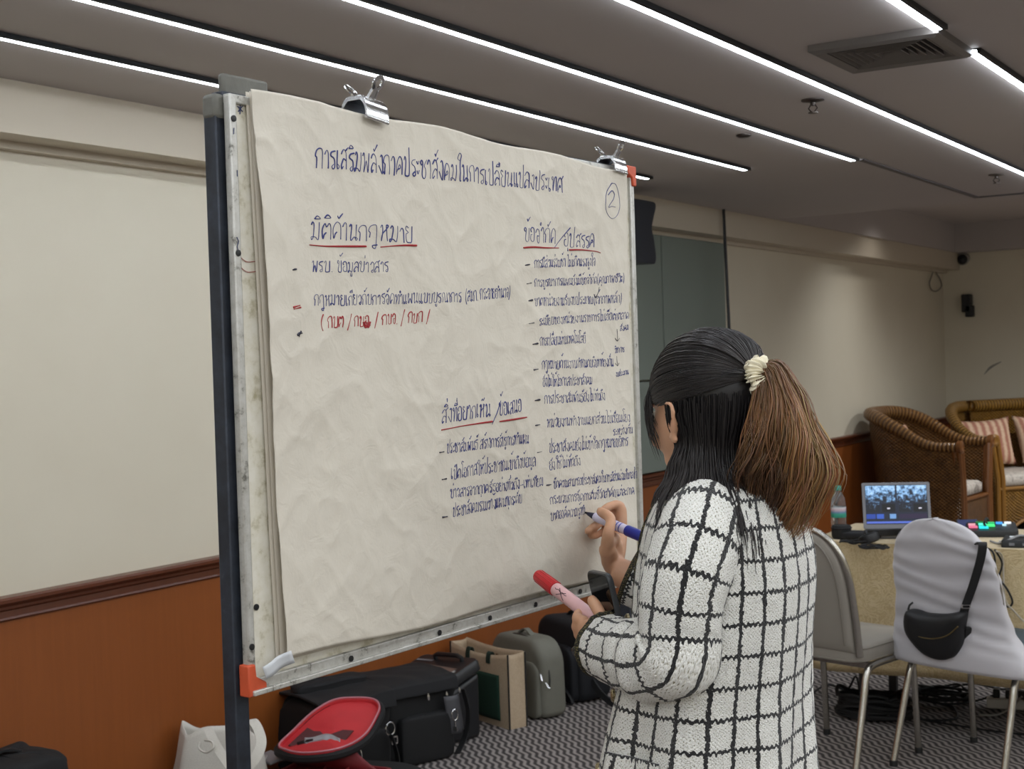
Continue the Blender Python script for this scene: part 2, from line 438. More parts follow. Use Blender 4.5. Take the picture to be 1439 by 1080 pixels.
# ------------------------------------------------------------------ loudspeaker on the left wall
sx, sy, sz = -3.30, 6.18, 2.22
t = thing('wall_loudspeaker', 'black loudspeaker with wavy front hung high beside the whiteboard edge', 'loudspeaker', (sx, sy, 1.92), 0)
q0 = at(905, 281, 0, -3.26); q1 = at(905, 369, 0, -3.26); zt, zb = q0.z, q1.z; yc = at(922, 300, 0, -3.26).y - 0.075
prof = catmull([(0, 0), (0.045, 0.002), (0.062, 0.05), (0.040, 0.15), (0.022, 0.21), (0.055, 0.29), (0.075, 0.33), (0.066, 0.36), (0, 0.365)], 5)
H_ = zt-zb; side = [(-0.26, 0)] + [(p.x, p.y/0.365*H_) for p in prof] + [(-0.26, H_)]
b = MB(); b.loft([[(-3.26-w, yc+y*s_, zb+z) for y, z in side] for w, s_ in ((0, .96), (0.012, 1), (0.20, 1), (0.215, .96))])
obj('cabinet', b, plain('speaker_shell', '181d27', 0.45), t)
for zz, rr, yo in ((0.07, 0.060, .056), (0.315, 0.040, .066)):
    M_ = frame_matrix((-3.36, yc+yo, zb+zz/0.365*H_), (1, 0, 0), (0, 1, 0))
    obj('driver', MB().lathe([(rr, 0), (rr, 0.010), (rr*0.9, 0.014), (rr*0.5, 0.004), (rr*0.2, 0.01), (0.001, 0.012)], 24, M_), plain('driver_cone', '2c3036', 0.35), t)
obj('bracket', MB().bar((WX, yc-0.12, (zt+zb)/2), (-3.45, yc-0.12, (zt+zb)/2), 0.05, 0.12), M_BLACKPL, t)
# thin black cable dropping from the ceiling in front of the wall
c0 = at(1017, 300, 0, -3.40); c1 = at(1025, 470, 0, -3.36)
o = obj('hanging_cable', MB().tube([(c0.x, c0.y, CEIL), c0, c1, (c1.x+0.06, c1.y+0.03, 0.0)], 0.010, 8), M_BLACKPL)
tag(o, 'thin black cable hanging from ceiling to floor beside the grey green panels', 'cable')
# ------------------------------------------------------------------ far end wall fittings
p = at(1354, 363, 1, BACK)
t = thing('dome_camera', 'small black dome camera high in the far corner', 'security camera', (p.x, BACK-0.04, p.z))
M_ = frame_matrix((p.x, BACK, p.z), (1, 0, 0), (0, -1, -0.25))
obj('mount', MB().lathe([(0.06, 0), (0.06, 0.03), (0.05, 0.04)], 20, M_), plain('camera_mount', '9a948c', 0.5), t)
obj('dome', MB().lathe([(0.048, 0.04), (0.046, 0.06), (0.03, 0.085), (0.004, 0.095)], 20, M_), M_BLACKPL, t)
p = at(1364, 429, 1, BACK)
t = thing('wall_speaker', 'small black box speaker on the far end wall', 'loudspeaker', (p.x, BACK-0.06, p.z-0.12))
obj('body', MB().box((p.x-0.015, BACK-0.07, p.z+0.02), (0.085, 0.10, 0.17)), M_BLACKPL, t, bevel=0.01)
obj('horn', MB().box((p.x+0.01, BACK-0.075, p.z-0.055), (0.07, 0.09, 0.11)), plain('speaker_grille', '202124', 0.6), t, bevel=0.01)
pl = [at(*q, 0, WX+0.03) for q in ((1312, 378), (1309, 388), (1306, 398), (1309, 407), (1316, 409), (1323, 402), (1321, 392), (1316, 384), (1313, 378))]
o = obj('loose_wire', MB().tube(catmull(pl, 5), 0.006, 6), plain('grey_wire', '7b746c', 0.6))
tag(o, 'loop of thin grey wire dangling in the far ceiling corner', 'wire')
b = MB()
pm = [at(*q, 1, BACK-0.001) for q in ((1383, 526), (1392, 516), (1407, 508))]
b.tube(catmull(pm, 5), [(0, 0.002), (0.5, 0.012), (1, 0.003)], 6, flat=0.15)
struct('trim_8', b, plain('wall_scuff', '8f8a80', 0.8))
# ------------------------------------------------------------------ whiteboard on its stand
BA = Vector((-1.237, 1.292, 0)); BB = Vector((-1.193, 2.322, 0))       # left and right end of the face, in plan
BL = (BB-BA).length; BU = (BB-BA).normalized(); BN = Vector((BU.y, -BU.x, 0))   # along the board / out of its face
BZ0, BZ1 = 1.142, 1.895
def bp(a, z, n=0.0): return BA + BU*a + BN*n + Vector((0, 0, z))
def on_board(px, py, n=0.0):
    d = ray(px, py); o = BA + BN*n; t = (o-C_O).dot(BN)/d.dot(BN); p = C_O + d*t - BA
    return p.dot(BU), p.z
BM = Matrix(((BU.x, BN.x, 0, BA.x), (BU.y, BN.y, 0, BA.y), (0, 0, 1, 0), (0, 0, 0, 1)))   # local x along, y outward, z up
def bbox_(b, a0, a1, n0, n1, z0, z1, mi=0): return b.box(((a0+a1)/2, (n0+n1)/2, (z0+z1)/2), (a1-a0, n1-n0, z1-z0), BM, mi)
M_STEEL = NT('painted_steel'); M_STEEL.set(Roughness=0.45, Metallic=0.3)
M_STEEL.col(M_STEEL.ramp(M_STEEL.noise(18, 5, M_STEEL.coord(), 0.7), [(0.35, S('23262d')), (0.62, S('343a45')), (0.75, S('565b63'))])); M_STEEL = M_STEEL.m
def m_board():
    m = NT('white_enamel'); m.set(Roughness=0.18); m.b.inputs['Specular IOR Level'].default_value = 0.5
    f = m.noise(30, 5, m.coord(), 0.7); m.col(m.ramp(f, [(0.3, S('b5ad92')), (0.45, S('ddd8c8')), (0.6, S('e6e2d6'))])); 
    m.bump(m.noise(14, 2, m.coord()), 0.05, 0.01); return m.m
M_WB = m_board()
M_FRAME = NT('worn_white_aluminium'); M_FRAME.set(Roughness=0.4, Metallic=0.35)
M_FRAME.col(M_FRAME.ramp(M_FRAME.noise(45, 6, M_FRAME.coord(), 0.75), [(0.33, S('6f6d66')), (0.42, S('b9b7b0')), (0.6, S('c9c8c3'))])); M_FRAME = M_FRAME.m
M_ORANGE = plain('orange_plastic', 'c5512f', 0.5, var=0.15, vscale=60)
M_TAPE = plain('grey_duct_tape', '67665f', 0.6, var=0.2, vscale=60, bump=0.4, bscale=90)
M_CLEAR = plain('whitish_tape', 'c9ccd0', 0.3, var=0.06)
wb = thing('whiteboard', 'worn whiteboard on a black steel stand, covered by paper sheets', 'whiteboard', (BA.x, BA.y, 0))
b = MB(); bbox_(b, 0.012, BL-0.004, -0.005, 0.0, BZ0+0.004, BZ1-0.004); obj('panel', b, M_WB, wb)
b = MB(); bbox_(b, 0.009, 0.021, -0.006, 0.006, BZ0, BZ1); obj('side_rail', b, M_FRAME, wb, bevel=0.002)
b = MB(); bbox_(b, BL-0.010, BL+0.004, -0.010, 0.006, BZ0, BZ1); obj('side_rail', b, M_FRAME, wb, bevel=0.002)
b = MB(); bbox_(b, 0.010, BL, -0.008, 0.005, BZ1-0.010, BZ1+0.002); obj('top_rail', b, M_FRAME, wb, bevel=0.002)
b = MB(); bbox_(b, 0.010, BL, -0.014, 0.007, BZ0-0.008, BZ0+0.010); bbox_(b, 0.010, BL, 0.005, 0.014, BZ0-0.010, BZ0-0.003); obj('bottom_rail', b, M_FRAME, wb, bevel=0.0015)
for x_, n_, z_ in [(a, 0.008, BZ0+0.001) for a in (0.20, 0.40, 0.53, 0.66, 0.80)] + [(0.0145, 0.006, z) for z in (BZ0+0.052, BZ1-0.03, BZ1-0.20)] + [(0.030, 0.0005, BZ0+0.10)]:
    b = MB(); b.lathe([(0.0042, 0), (0.0042, 0.0015), (0.001, 0.002)], 12, BM @ Matrix.Translation((x_, n_, z_)) @ Matrix.Rotation(-PI/2, 4, 'X'))
    obj('rivet', b, M_BLACKPL, wb)
def corner(a0, a1, z0, z1, sx_, sz_):
    b = MB(); aa = a0 if sx_ < 0 else a1; zz = z0 if sz_ < 0 else z1
    w, h = a1-a0, z1-z0
    pl = [(aa, zz), (aa-sx_*w, zz), (aa-sx_*w, zz-sz_*h*0.35), (aa-sx_*w*0.45, zz-sz_*h*0.6), (aa-sx_*w*0.40, zz-sz_*h), (aa, zz-sz_*h)]
    b.loft([[BM @ Vector((x, n, z)) for x, z in pl] for n in (-0.008, 0.010)])
    obj('corner_cap', b, M_ORANGE, wb, bevel=0.002)
corner(0.004, 0.036, BZ0-0.011, BZ0+0.030, -1, -1)
corner(BL-0.026, BL+0.007, BZ1-0.030, BZ1+0.007, 1, 1)
corner(BL-0.026, BL+0.007, BZ0-0.011, BZ0+0.025, 1, -1)
# small marks and glossy scratches on the bare strip of enamel
b = MB()
def stroke(b, pts, w, n=0.0012, M=BM):
    b.tube([M @ Vector((x, n, z)) for x, z in pts], w, 5, flat=0.5)
stroke(b, [(0.027, BZ1-0.012), (0.036, BZ1-0.018)], 0.0008); stroke(b, [(0.028, BZ1-0.019), (0.036, BZ1-0.011)], 0.0008); stroke(b, [(0.032, BZ1-0.008), (0.031, BZ1-0.022)], 0.0008)
stroke(b, [(0.0145, BZ1-0.042), (0.0135, BZ1-0.05)], 0.0009, 0.0065); stroke(b, [(0.0175, BZ1-0.095), (0.0175, BZ1-0.103)], 0.0008, 0.0065)
stroke(b, [(0.013, BZ1-0.18), (0.016, BZ1-0.185), (0.013, BZ1-0.192), (0.016, BZ1-0.20)], 0.0007, 0.0065)
obj('ink_marks', b, plain('dark_ink', '22305e', 0.6), wb)
b = MB()
for z in (BZ1-0.205, BZ1-0.218): stroke(b, catmull([(0.024, z), (0.034, z-0.005), (0.05, z-0.004), (0.07, z-0.003)], 5), 0.0006)
obj('red_ink_marks', b, plain('faded_red_ink', '96504a', 0.6), wb)
# stand: two square posts, top bar and feet
P0, P1 = 0.011, BL-0.02
def post(a, top, lb=None):
    b = MB(); bbox_(b, a-0.012, a+0.012, -0.032, -0.010, 0.03, top); return obj('post', b, M_STEEL, wb, bevel=0.002)
post(P0, BZ1-0.004); post(P1, BZ1-0.05)
b = MB(); bbox_(b, P0+0.0, P1, -0.030, -0.009, BZ1-0.02, BZ1+0.007); obj('top_bar', b, M_STEEL, wb, bevel=0.002)
b = MB(); bbox_(b, P0+0.0, P1, -0.030, -0.011, 0.20, 0.225); obj('cross_bar', b, M_STEEL, wb, bevel=0.002)
for a in (P0, P1):
    b = MB(); bbox_(b, a-0.0135, a+0.0135, -0.33, 0.22, 0.0, 0.035); obj('foot', b, M_STEEL, wb, bevel=0.003)
b = MB(); bbox_(b, 0.026, 0.108, -0.033, -0.022, BZ1+0.001, BZ1+0.034)
obj('duct_tape', b, M_TAPE, wb, bevel=0.004)
b = MB(); bbox_(b, P0-0.0135, P0+0.0135, -0.034, -0.008, BZ1-0.030, BZ1+0.003); obj('duct_tape', b, M_TAPE, wb, bevel=0.006)
# ------------------------------------------------------------------ paper sheets
def fold(p, sc, seed):
    v = noise.noise(Vector((p[0]*sc+seed, p[1]*sc*0.8, seed*1.7)))
    return 1-abs(v)*2
def crumple(a, z, k):
    d = 0.0
    d += 0.0040*noise.noise(Vector((a*3.2+k, z*2.4, 1.3)))
    d += 0.0016*fold((a+0.35*z, z-0.2*a), 6.0, 3.1+k)**3
    d += 0.0013*fold((a*0.8-0.5*z, z+0.4*a), 10.0, 7.7+k)**3
    d += 0.0009*fold((a+z*0.2, z), 19.0, 1.9+k)**3
    d += 0.0005*noise.noise(Vector((a*40, z*34, k)))
    return d*1.15
# outline of the front sheet, as points (along, height) on the board
Lpts = [on_board(*q, 0.02) for q in ((357, 124), (362, 210), (369, 330), (377, 480), (384, 620), (390, 750), (396, 850), (400, 926))]
Rpts = [on_board(*q, 0.02) for q in ((884, 241), (887, 330), (890, 450), (893, 560), (896, 660), (899, 740), (899, 770), (898, 795))]
Tm = on_board(620, 172, 0.02)
def edge(P, t):
    x = t*(len(P)-1); i = min(int(x), len(P)-2); f = x-i
    return (lerp(P[i][0], P[i+1][0], f), lerp(P[i][1], P[i+1][1], f))
LT = [0, .10, .26, .44, .61, .77, .90, 1.0]; 
def edge_t(P, t):
    z0, z1 = P[0][1], P[-1][1]; z = lerp(z0, z1, t)
    for (x0, a), (x1, c) in zip(P, P[1:]):
        if (a-z)*(c-z) <= 0 and a != c: return (lerp(x0, x1, (z-a)/(c-a)), z)
    return P[-1] if t > .5 else P[0]
def sheet_n(a, z, k=0.0, left=True):
    """how far the sheet stands off the board"""
    u = a/BL
    base = 0.0105 + 0.004*(1-sstep(0.0, 0.25, u))
    base += 0.010*(1-sstep(0.04, 0.15, a))*sstep(BZ1, BZ1-0.2, z)*0.7
    base += 0.006*sstep(1.45, 1.2, z)*(0.5+0.5*math.sin(a*9))
    base += 0.008*math.exp(-((a-0.62)/0.12)**2)*math.exp(-((z-1.2)/0.05)**2)
    return base + crumple(a, z, k)
def paper_uv(u, v):
    l = edge_t(Lpts, v); r = edge_t(Rpts, v)
    a = lerp(l[0], r[0], u); z = lerp(l[1], r[1], u)
    z += 0.004*math.sin(PI*u)*(1-v) + 0.003*math.sin(u*19)*(1-v)**6 + 0.0035*math.sin(u*11+1)*v**6 - 0.006*math.sin(PI*u)*v**4
    return a, z
def m_paper(name, a, b2):
    m = NT(name); m.set(Roughness=0.75); m.b.inputs['Subsurface Weight'].default_value = 0.0
    f = m.noise(5, 4, m.coord()); m.col(m.mix(f, S(a), S(b2)))
    g = m.noise(24, 3, m.coord(), 0.55, 1.2); h = m.noise(240, 2, m.coord())
    m.bump(m.math('ADD', g, m.math('MULTIPLY', h, 0.15)), 0.22, 0.008); return m.m
M_PAPER = m_paper('white_paper', 'cfc8ba', 'd6cfc2'); M_PAPER2 = m_paper('under_paper', 'c9bfae', 'd6cfc2')
ps = thing('flipchart_sheet', 'large creased paper sheet with blue Thai handwriting clipped to the whiteboard', 'paper sheet', bp(0.05, BZ0, 0.01))
def paper_pt(u, v, extra=0.0):
    a, z = paper_uv(u, v); return BM @ Vector((a, sheet_n(a, z)+extra, z))
b = MB(); b.grid(paper_pt, 260, 200); obj('paper', b, M_PAPER, ps, solid=0.0005, soff=-1, angle=180)
# the sheets underneath show along the left edge
us = thing('under_sheets', 'blank paper sheets clipped underneath, showing along the left edge of the writing', 'paper sheet', bp(0.05, BZ0, 0.004))
for k, (dl, nn) in enumerate(((-0.005, 0.0065), (-0.001, 0.0035))):
    def fn(u, v, dl=dl, nn=nn):
        l = edge_t(Lpts, v); r = edge_t(Rpts, v)
        a = lerp(l[0]-dl*(0.35+0.65*v), r[0]-0.006, u); z = lerp(l[1]+0.001-0.007*v*(1 if k else .4), r[1]-0.004*(1-v)+0.004*v, u)-0.003*(1-v)
        z -= 0.004*v*math.sin(PI*u)
        return BM @ Vector((a, nn + 0.10*crumple(a, z, 5+k)+0.0035*(1-sstep(0.03, 0.09, a))*(1 if k == 0 else .3), z))
    b = MB(); b.grid(fn, 90, 80); obj('paper', b, M_PAPER2, us, solid=0.0004, soff=-1, angle=180)
# strip of tape at the lower left corner
A0 = on_board(374, 946, 0.022); A1 = on_board(410, 922, 0.03)
b = MB()
def tp(u, v):
    a = lerp(A0[0], A1[0], u); z = lerp(A0[1], A1[1], u); dx, dz = A1[0]-A0[0], A1[1]-A0[1]; L = math.hypot(dx, dz)
    return BM @ Vector((a - dz/L*(v-.5)*0.018, 0.019+0.012*u*u+0.002*math.sin(u*7), z + dx/L*(v-.5)*0.018))
b.grid(tp, 10, 3)
o = obj('tape_strip', b, M_CLEAR, None, solid=0.0006); tag(o, 'whitish tape strip on the lower left corner of the board', 'tape')
# ------------------------------------------------------------------ handwriting: single-line Thai letters
G = {}
def g(ch, adv, *st): G[ch] = (adv, st)
g('ก', .62, [(.08, 0), (.10, .5), (.0, .62), (.08, .88), (.28, 1), (.46, .85), (.50, 0)])
g('ข', .60, [(.1, .72), (.0, .86), (.1, 1), (.2, .82), (.12, .2), (.22, 0), (.40, .02), (.47, .3), (.46, 1)])
g('ค', .64, [(.05, 0), (.03, .6), (.22, 1), (.45, .8), (.50, 0)], [(.05, .1), (.25, .55), (.34, .38), (.12, .28)])
g('ง', .50, [(.16, .9), (.26, 1), (.34, .85), (.36, .1), (.28, 0), (.02, .42)])
g('จ', .56, [(.0, .72), (.16, 1), (.38, .86), (.42, .3), (.36, 0), (.22, .12), (.18, .5), (.32, .5)])
g('ช', .64, [(.1, .72), (.0, .86), (.1, 1), (.2, .82), (.12, .2), (.24, 0), (.42, .08), (.44, .5), (.34, .72), (.56, 1.05)])
g('ซ', .64, [(.02, .9), (.12, 1), (.16, .8), (.24, .95), (.14, .2), (.24, 0), (.42, .08), (.44, .5), (.34, .72), (.56, 1.05)])
g('ญ', .8, [(.05, 0), (.05, .6), (.2, 1), (.35, .8), (.35, 0), (.55, .05), (.6, 1)])
g('ฎ', .66, [(.08, .2), (.10, .5), (.0, .62), (.08, .88), (.28, 1), (.46, .85), (.52, -.35), (.36, -.45), (.30, -.3), (.6, -.25)])
g('ฏ', .66, [(.08, .2), (.10, .5), (.0, .62), (.08, .88), (.28, 1), (.46, .85), (.52, -.35), (.36, -.45), (.30, -.3), (.6, -.25)])
g('ณ', .82, [(.05, 0), (.10, .5), (.0, .62), (.08, .88), (.22, 1), (.34, .85), (.36, .05), (.55, .12), (.66, 0), (.72, .12), (.60, .2)], [(.66, 1), (.66, .1)])
g('ด', .60, [(.24, .42), (.14, .30), (.06, .05), (.01, .6), (.22, 1), (.45, .8), (.48, 0)])
g('ต', .62, [(.24, .42), (.14, .30), (.06, .05), (.01, .6), (.13, .98), (.24, .78), (.36, 1), (.47, .75), (.49, 0)])
g('ถ', .60, [(.2, .16), (.08, .0), (.06, .2), (.10, .5), (.0, .62), (.08, .88), (.28, 1), (.46, .85), (.50, 0)])
g('ฐ', .56, [(.42, .98), (.12, .95), (.05, .72), (.38, .68), (.42, .2), (.20, .1), (.1, .3)], [(.05, -.15), (.2, -.35), (.4, -.15)])
g('ท', .62, [(.08, .75), (.0, .9), (.1, 1), (.15, .8), (.13, 0), (.30, .85), (.42, 1), (.49, .85), (.49, 0)])
g('ธ', .56, [(.42, .98), (.12, .95), (.05, .72), (.38, .68), (.42, .1), (.10, .0), (.06, .4)])
g('น', .66, [(.02, .86), (.1, 1), (.16, .82), (.14, 0), (.36, .22), (.48, .0), (.56, .12), (.44, .2)], [(.47, 1), (.46, .12)])
g('บ', .60, [(.02, .82), (.1, 1), (.17, .82), (.12, .1), (.22, 0), (.40, .02), (.46, .15), (.47, 1)])
g('ป', .62, [(.02, .82), (.1, 1), (.17, .82), (.12, .1), (.22, 0), (.40, .02), (.46, .2), (.46, 1.5)])
g('ผ', .64, [(.1, .62), (.14, .9), (.02, .98), (.06, 0), (.26, .5), (.46, 0), (.50, 1)])
g('ฝ', .64, [(.1, .62), (.14, .9), (.02, .98), (.06, 0), (.26, .5), (.46, 0), (.50, 1.5)])
g('พ', .66, [(.02, .84), (.1, 1), (.16, .84), (.12, 0), (.28, .6), (.42, 0), (.52, 1)])
g('ฟ', .66, [(.02, .84), (.1, 1), (.16, .84), (.12, 0), (.28, .6), (.42, 0), (.52, 1.5)])
g('ภ', .60, [(-.02, .12), (.08, .0), (.08, .25), (.12, .5), (.0, .62), (.08, .88), (.28, 1), (.46, .85), (.50, 0)])
g('ม', .64, [(.02, .84), (.1, 1), (.18, .82), (.14, .2), (.04, 0), (.02, .16), (.26, .16), (.46, .06), (.48, 1)])
g('ย', .58, [(.2, .9), (.06, 1), (.02, .8), (.18, .62), (.04, .5), (.06, .06), (.24, 0), (.42, .1), (.46, 1)])
g('ร', .48, [(.40, 1), (.12, .92), (.06, .72), (.32, .55), (.36, .12), (.24, 0), (.14, .12), (.28, .26)])
g('ล', .62, [(.02, .75), (.22, 1), (.44, .82), (.48, 0)], [(.46, .42), (.22, .52), (.04, .2), (.08, 0), (.20, .14)])
g('ว', .50, [(.02, .74), (.20, 1), (.38, .80), (.36, .12), (.26, 0), (.16, .14), (.30, .26)])
g('ศ', .64, [(.05, 0), (.03, .6), (.22, 1), (.42, .8), (.48, 0)], [(.05, .1), (.25, .5), (.30, .32)], [(.40, .85), (.58, 1.15)])
g('ษ', .64, [(.02, .82), (.1, 1), (.17, .82), (.12, .1), (.22, 0), (.40, .02), (.46, .15), (.47, 1)], [(.26, .4), (.4, .55), (.6, .45)])
g('ส', .62, [(.02, .75), (.22, 1), (.42, .82), (.46, 0)], [(.44, .42), (.22, .52), (.04, .2), (.08, 0), (.20, .14)], [(.36, .92), (.56, 1.12)])
g('ห', .64, [(.02, .84), (.1, 1), (.16, .84), (.14, 0), (.16, .45), (.38, .72), (.52, .95), (.40, 1), (.42, .7), (.50, 0)])
g('อ', .56, [(.12, .66), (.04, .84), (.2, 1), (.40, .85), (.42, .15), (.24, 0), (.06, .12), (.06, .45), (.2, .5)])
g('ฮ', .56, [(.12, .66), (.04, .84), (.2, 1), (.40, .85), (.42, .15), (.24, 0), (.06, .12), (.06, .45), (.2, .5)])
g('า', .42, [(.0, .76), (.14, 1), (.26, .82), (.28, 0)])
g('ะ', .36, [(.04, .78), (.12, .62), (.24, .8)], [(.04, .28), (.12, .1), (.24, .3)])
g('เ', .34, [(.06, 1), (.05, .14), (.14, 0), (.22, .14), (.10, .24)])
g('แ', .62, [(.06, 1), (.05, .14), (.14, 0), (.22, .14), (.10, .24)], [(.34, 1), (.33, .14), (.42, 0), (.50, .14), (.38, .24)])
g('โ', .40, [(.42, 1.52), (.18, 1.62), (.06, 1.4), (.22, 1.2), (.12, .14), (.22, 0), (.30, .14), (.18, .24)])
g('ใ', .36, [(.16, 1.2), (.0, 1.3), (.12, 1.62), (.30, 1.5), (.22, 1.1), (.20, .1), (.28, 0)])
g('ไ', .34, [(.0, 1.5), (.08, 1.62), (.20, 1.42), (.18, .1), (.26, 0)])
g('ำ', .42, [(-.12, 1.2), (-.04, 1.32), (.03, 1.2), (-.04, 1.12), (-.12, 1.2)], [(.0, .76), (.14, 1), (.26, .82), (.28, 0)])
g('ิ', 0, [(-.46, 1.18), (-.30, 1.36), (-.12, 1.2), (-.46, 1.18)])
g('ี', 0, [(-.46, 1.18), (-.30, 1.36), (-.12, 1.2), (-.46, 1.18)], [(-.12, 1.45), (-.12, 1.18)])
g('ึ', 0, [(-.46, 1.18), (-.30, 1.36), (-.14, 1.2), (-.46, 1.18)], [(-.12, 1.34), (-.06, 1.28), (-.12, 1.22)])
g('ื', 0, [(-.46, 1.18), (-.30, 1.36), (-.12, 1.2), (-.46, 1.18)], [(-.12, 1.45), (-.12, 1.18)], [(-.22, 1.45), (-.20, 1.2)])
g('ั', 0, [(-.36, 1.30), (-.30, 1.16), (-.22, 1.28), (-.06, 1.52)])
g('็', 0, [(-.40, 1.2), (-.3, 1.34), (-.2, 1.2), (-.08, 1.4)])
g('่', 0, [(-.14, 1.62), (-.15, 1.36)])
g('้', 0, [(-.34, 1.62), (-.26, 1.46), (-.16, 1.6), (-.02, 1.78)])
g('์', 0, [(-.26, 1.5), (-.34, 1.34), (-.22, 1.3), (-.08, 1.62)])
g('ุ', 0, [(-.14, -.14), (-.14, -.42)])
g('ู', 0, [(-.30, -.14), (-.30, -.36), (-.16, -.38), (-.14, -.14)])
g('-', .60, [(.05, .45), (.5, .5)])
g('/', .50, [(.08, -.25), (.42, 1.25)])
g('.', .22, [(.08, .06), (.10, .0)])
g('(', .40, [(.26, 1.3), (.10, .8), (.12, .2), (.28, -.25)])
g(')', .40, [(.10, 1.3), (.24, .8), (.20, .2), (.06, -.25)])
g(' ', .34)
rnd = random.Random(7)
def paper_point(a, z): return BM @ Vector((a, sheet_n(a, z)+0.0007, z))
def ink(b, pts, w, smooth=5):
    """one pen stroke lying on the sheet; pts are (along, height)"""
    q = catmull([(x, z, 0) for x, z in pts], smooth) if len(pts) > 2 else [Vector((lerp(pts[0][0], pts[1][0], k/4), lerp(pts[0][1], pts[1][1], k/4), 0)) for k in range(5)]
    ph = rnd.random()*6
    b.tube([paper_point(p.x, p.y) for p in q], lambda t: w*(0.85+0.3*math.sin(ph+t*4)), 5, flat=1.0)
def write(b, text, p0, p1, hpx, w, slant=0.06, jit=0.05):
    """text between two baseline points given on the photo, hpx = letter height there"""
    a0 = on_board(*p0, 0.012); a1 = on_board(*p1, 0.012); mid = ((p0[0]+p1[0])/2, (p0[1]+p1[1])/2)
    hh = on_board(mid[0], mid[1]-hpx, 0.012)[1]-on_board(mid[0], mid[1], 0.012)[1]
    tot = sum(G[c][0] for c in text); dx, dz = a1[0]-a0[0], a1[1]-a0[1]; x = 0.0
    for c in text:
        adv, st = G[c]
        jx, jy, js = (rnd.uniform(-jit, jit)*.6, rnd.uniform(-jit, jit), 1+rnd.uniform(-jit, jit)*1.6)
        for s_ in st:
            ink(b, [(a0[0] + dx*(x+px_+jx+slant*pz)/tot, a0[1] + dz*(x+px_)/tot + (pz*js+jy)*hh) for px_, pz in s_], w)
        x += adv
blue = MB(); red = MB(); dark = MB()
write(blue, 'การเสริมพลังภาคประชาสังคม', (443, 235), (641, 254), 26, 0.00105)
write(blue, 'ในการเปลี่ยนแปลงประเทศ', (641, 254), (792, 270), 21, 0.0010)
write(blue, 'มิติด้านกฎหมาย', (436, 336), (580, 341), 23, 0.00095)
write(blue, 'พรบ. ข้อมูลข่าวสาร', (438, 382), (547, 382), 15, 0.0007)
write(blue, 'กฎหมายเกี่ยวกับการจัดทำแผนแบบบูรณาการ', (440, 430), (646, 424), 14, 0.0007)
write(blue, '(สมก. กระจายอำนาจ)', (651, 424), (716, 417), 14, 0.0007)
write(red, '( กบต / กบอ. / กบจ. / กบก /', (449, 462), (603, 452), 15, 0.0009, 0.12)
write(blue, 'ข้อจำกัด', (737, 338), (783, 343), 20, 0.0009); write(blue, '/', (781, 343), (793, 343), 20, 0.0009, 0.4)
write(blue, 'อุปสรรค', (794, 346), (837, 348), 18, 0.0009)
right = [('การมีส่วนร่วมช้า ไม่เกิดแรงจูงใจ', (751, 376), (838, 373), 11), ('การบูรณาการแผนยังมีข้อจำกัด(คุณภาพชีวิต)', (752, 403), (877, 396), 10),
         ('ขาดหน่วยงานรับงบประมาณ(เจ้าภาพหลัก)', (752, 430), (874, 425), 11), ('ระเบียบของหน่วยงานราชการไม่เอื้อต่อตลาด', (756, 457), (884, 448), 10),
         ('การเปลี่ยนผ่านเทคโนโลยี', (758, 486), (824, 481), 11), ('กฎหมายด้านงานกำหนดบริบทท้องถิ่น', (761, 519), (864, 514), 11),
         ('ยังไม่ให้โอกาสประชาสังคม', (762, 543), (833, 540), 11), ('การประชาสัมพันธ์ยังไม่ทั่วถึง', (764, 567), (852, 562), 11),
         ('หน่วยงานทำงานแยกส่วนไม่เชื่อมโยง', (768, 600), (886, 592), 11), ('ระหว่างกัน', (861, 612), (890, 608), 9),
         ('ประชาสังคมยังไม่เข้าใจกฎหมายบริหาร', (771, 636), (883, 626), 12), ('ยังใช้ไม่ทั่วถึง', (771, 660), (815, 653), 11),
         ('ขีดความสามารถประชาสังคมในการมีส่วนร่วมในกลไก', (777, 686), (895, 671), 10), ('กระบวนการจัดการตัวชี้วัดสำคัญแต่ละภาค', (771, 708), (891, 694), 10),
         ('ขาดองค์ความรู้ทำ', (771, 731), (819, 722), 11)]
for tx, p0, p1, h in right: write(blue, tx, p0, p1, h, 0.00066 if h < 12 else 0.0007)
write(blue, 'สังคม', (872, 465), (883, 463), 7, 0.0006); write(blue, 'วิชาการ', (865, 496), (878, 494), 7, 0.0006); write(blue, 'งบประมาณ', (866, 529), (884, 525), 6, 0.0006)
write(blue, 'สิ่งที่อยากเห็น', (621, 594), (688, 584), 19, 0.0009); write(blue, '/', (690, 592), (698, 588), 20, 0.0008, 0.3); write(blue, 'ข้อเสนอ', (699, 584), (731, 578), 17, 0.0009)
mid = [('ประชาสัมพันธ์ สร้างการรับรู้การทำแผน', (628, 637), (742, 622), 13), ('เปิดโอกาสให้ประชาชนเข้าถึงข้อมูล', (634, 673), (752, 654), 14),
       ('ข่าวสารจากภาครัฐอย่างทั่วถึง-เท่าเทียม', (633, 699), (762, 682), 12), ('ประชาสังคมร่วมวางแผนทุกระดับ', (636, 726), (733, 706), 13)]
for tx, p0, p1, h in mid: write(blue, tx, p0, p1, h, 0.0007)
def pix(b, pts, w, smooth=5): ink(b, [on_board(x, y, 0.012) for x, y in pts], w, smooth)
# the number two in its ring
pix(blue, [(859, 257), (852, 268), (849, 284), (852, 299), (860, 307), (868, 300), (870, 285), (867, 268), (862, 258), (857, 259)], 0.0008)
pix(blue, [(853, 274), (858, 268), (862, 273), (860, 281), (854, 291), (859, 290), (864, 291)], 0.0008)
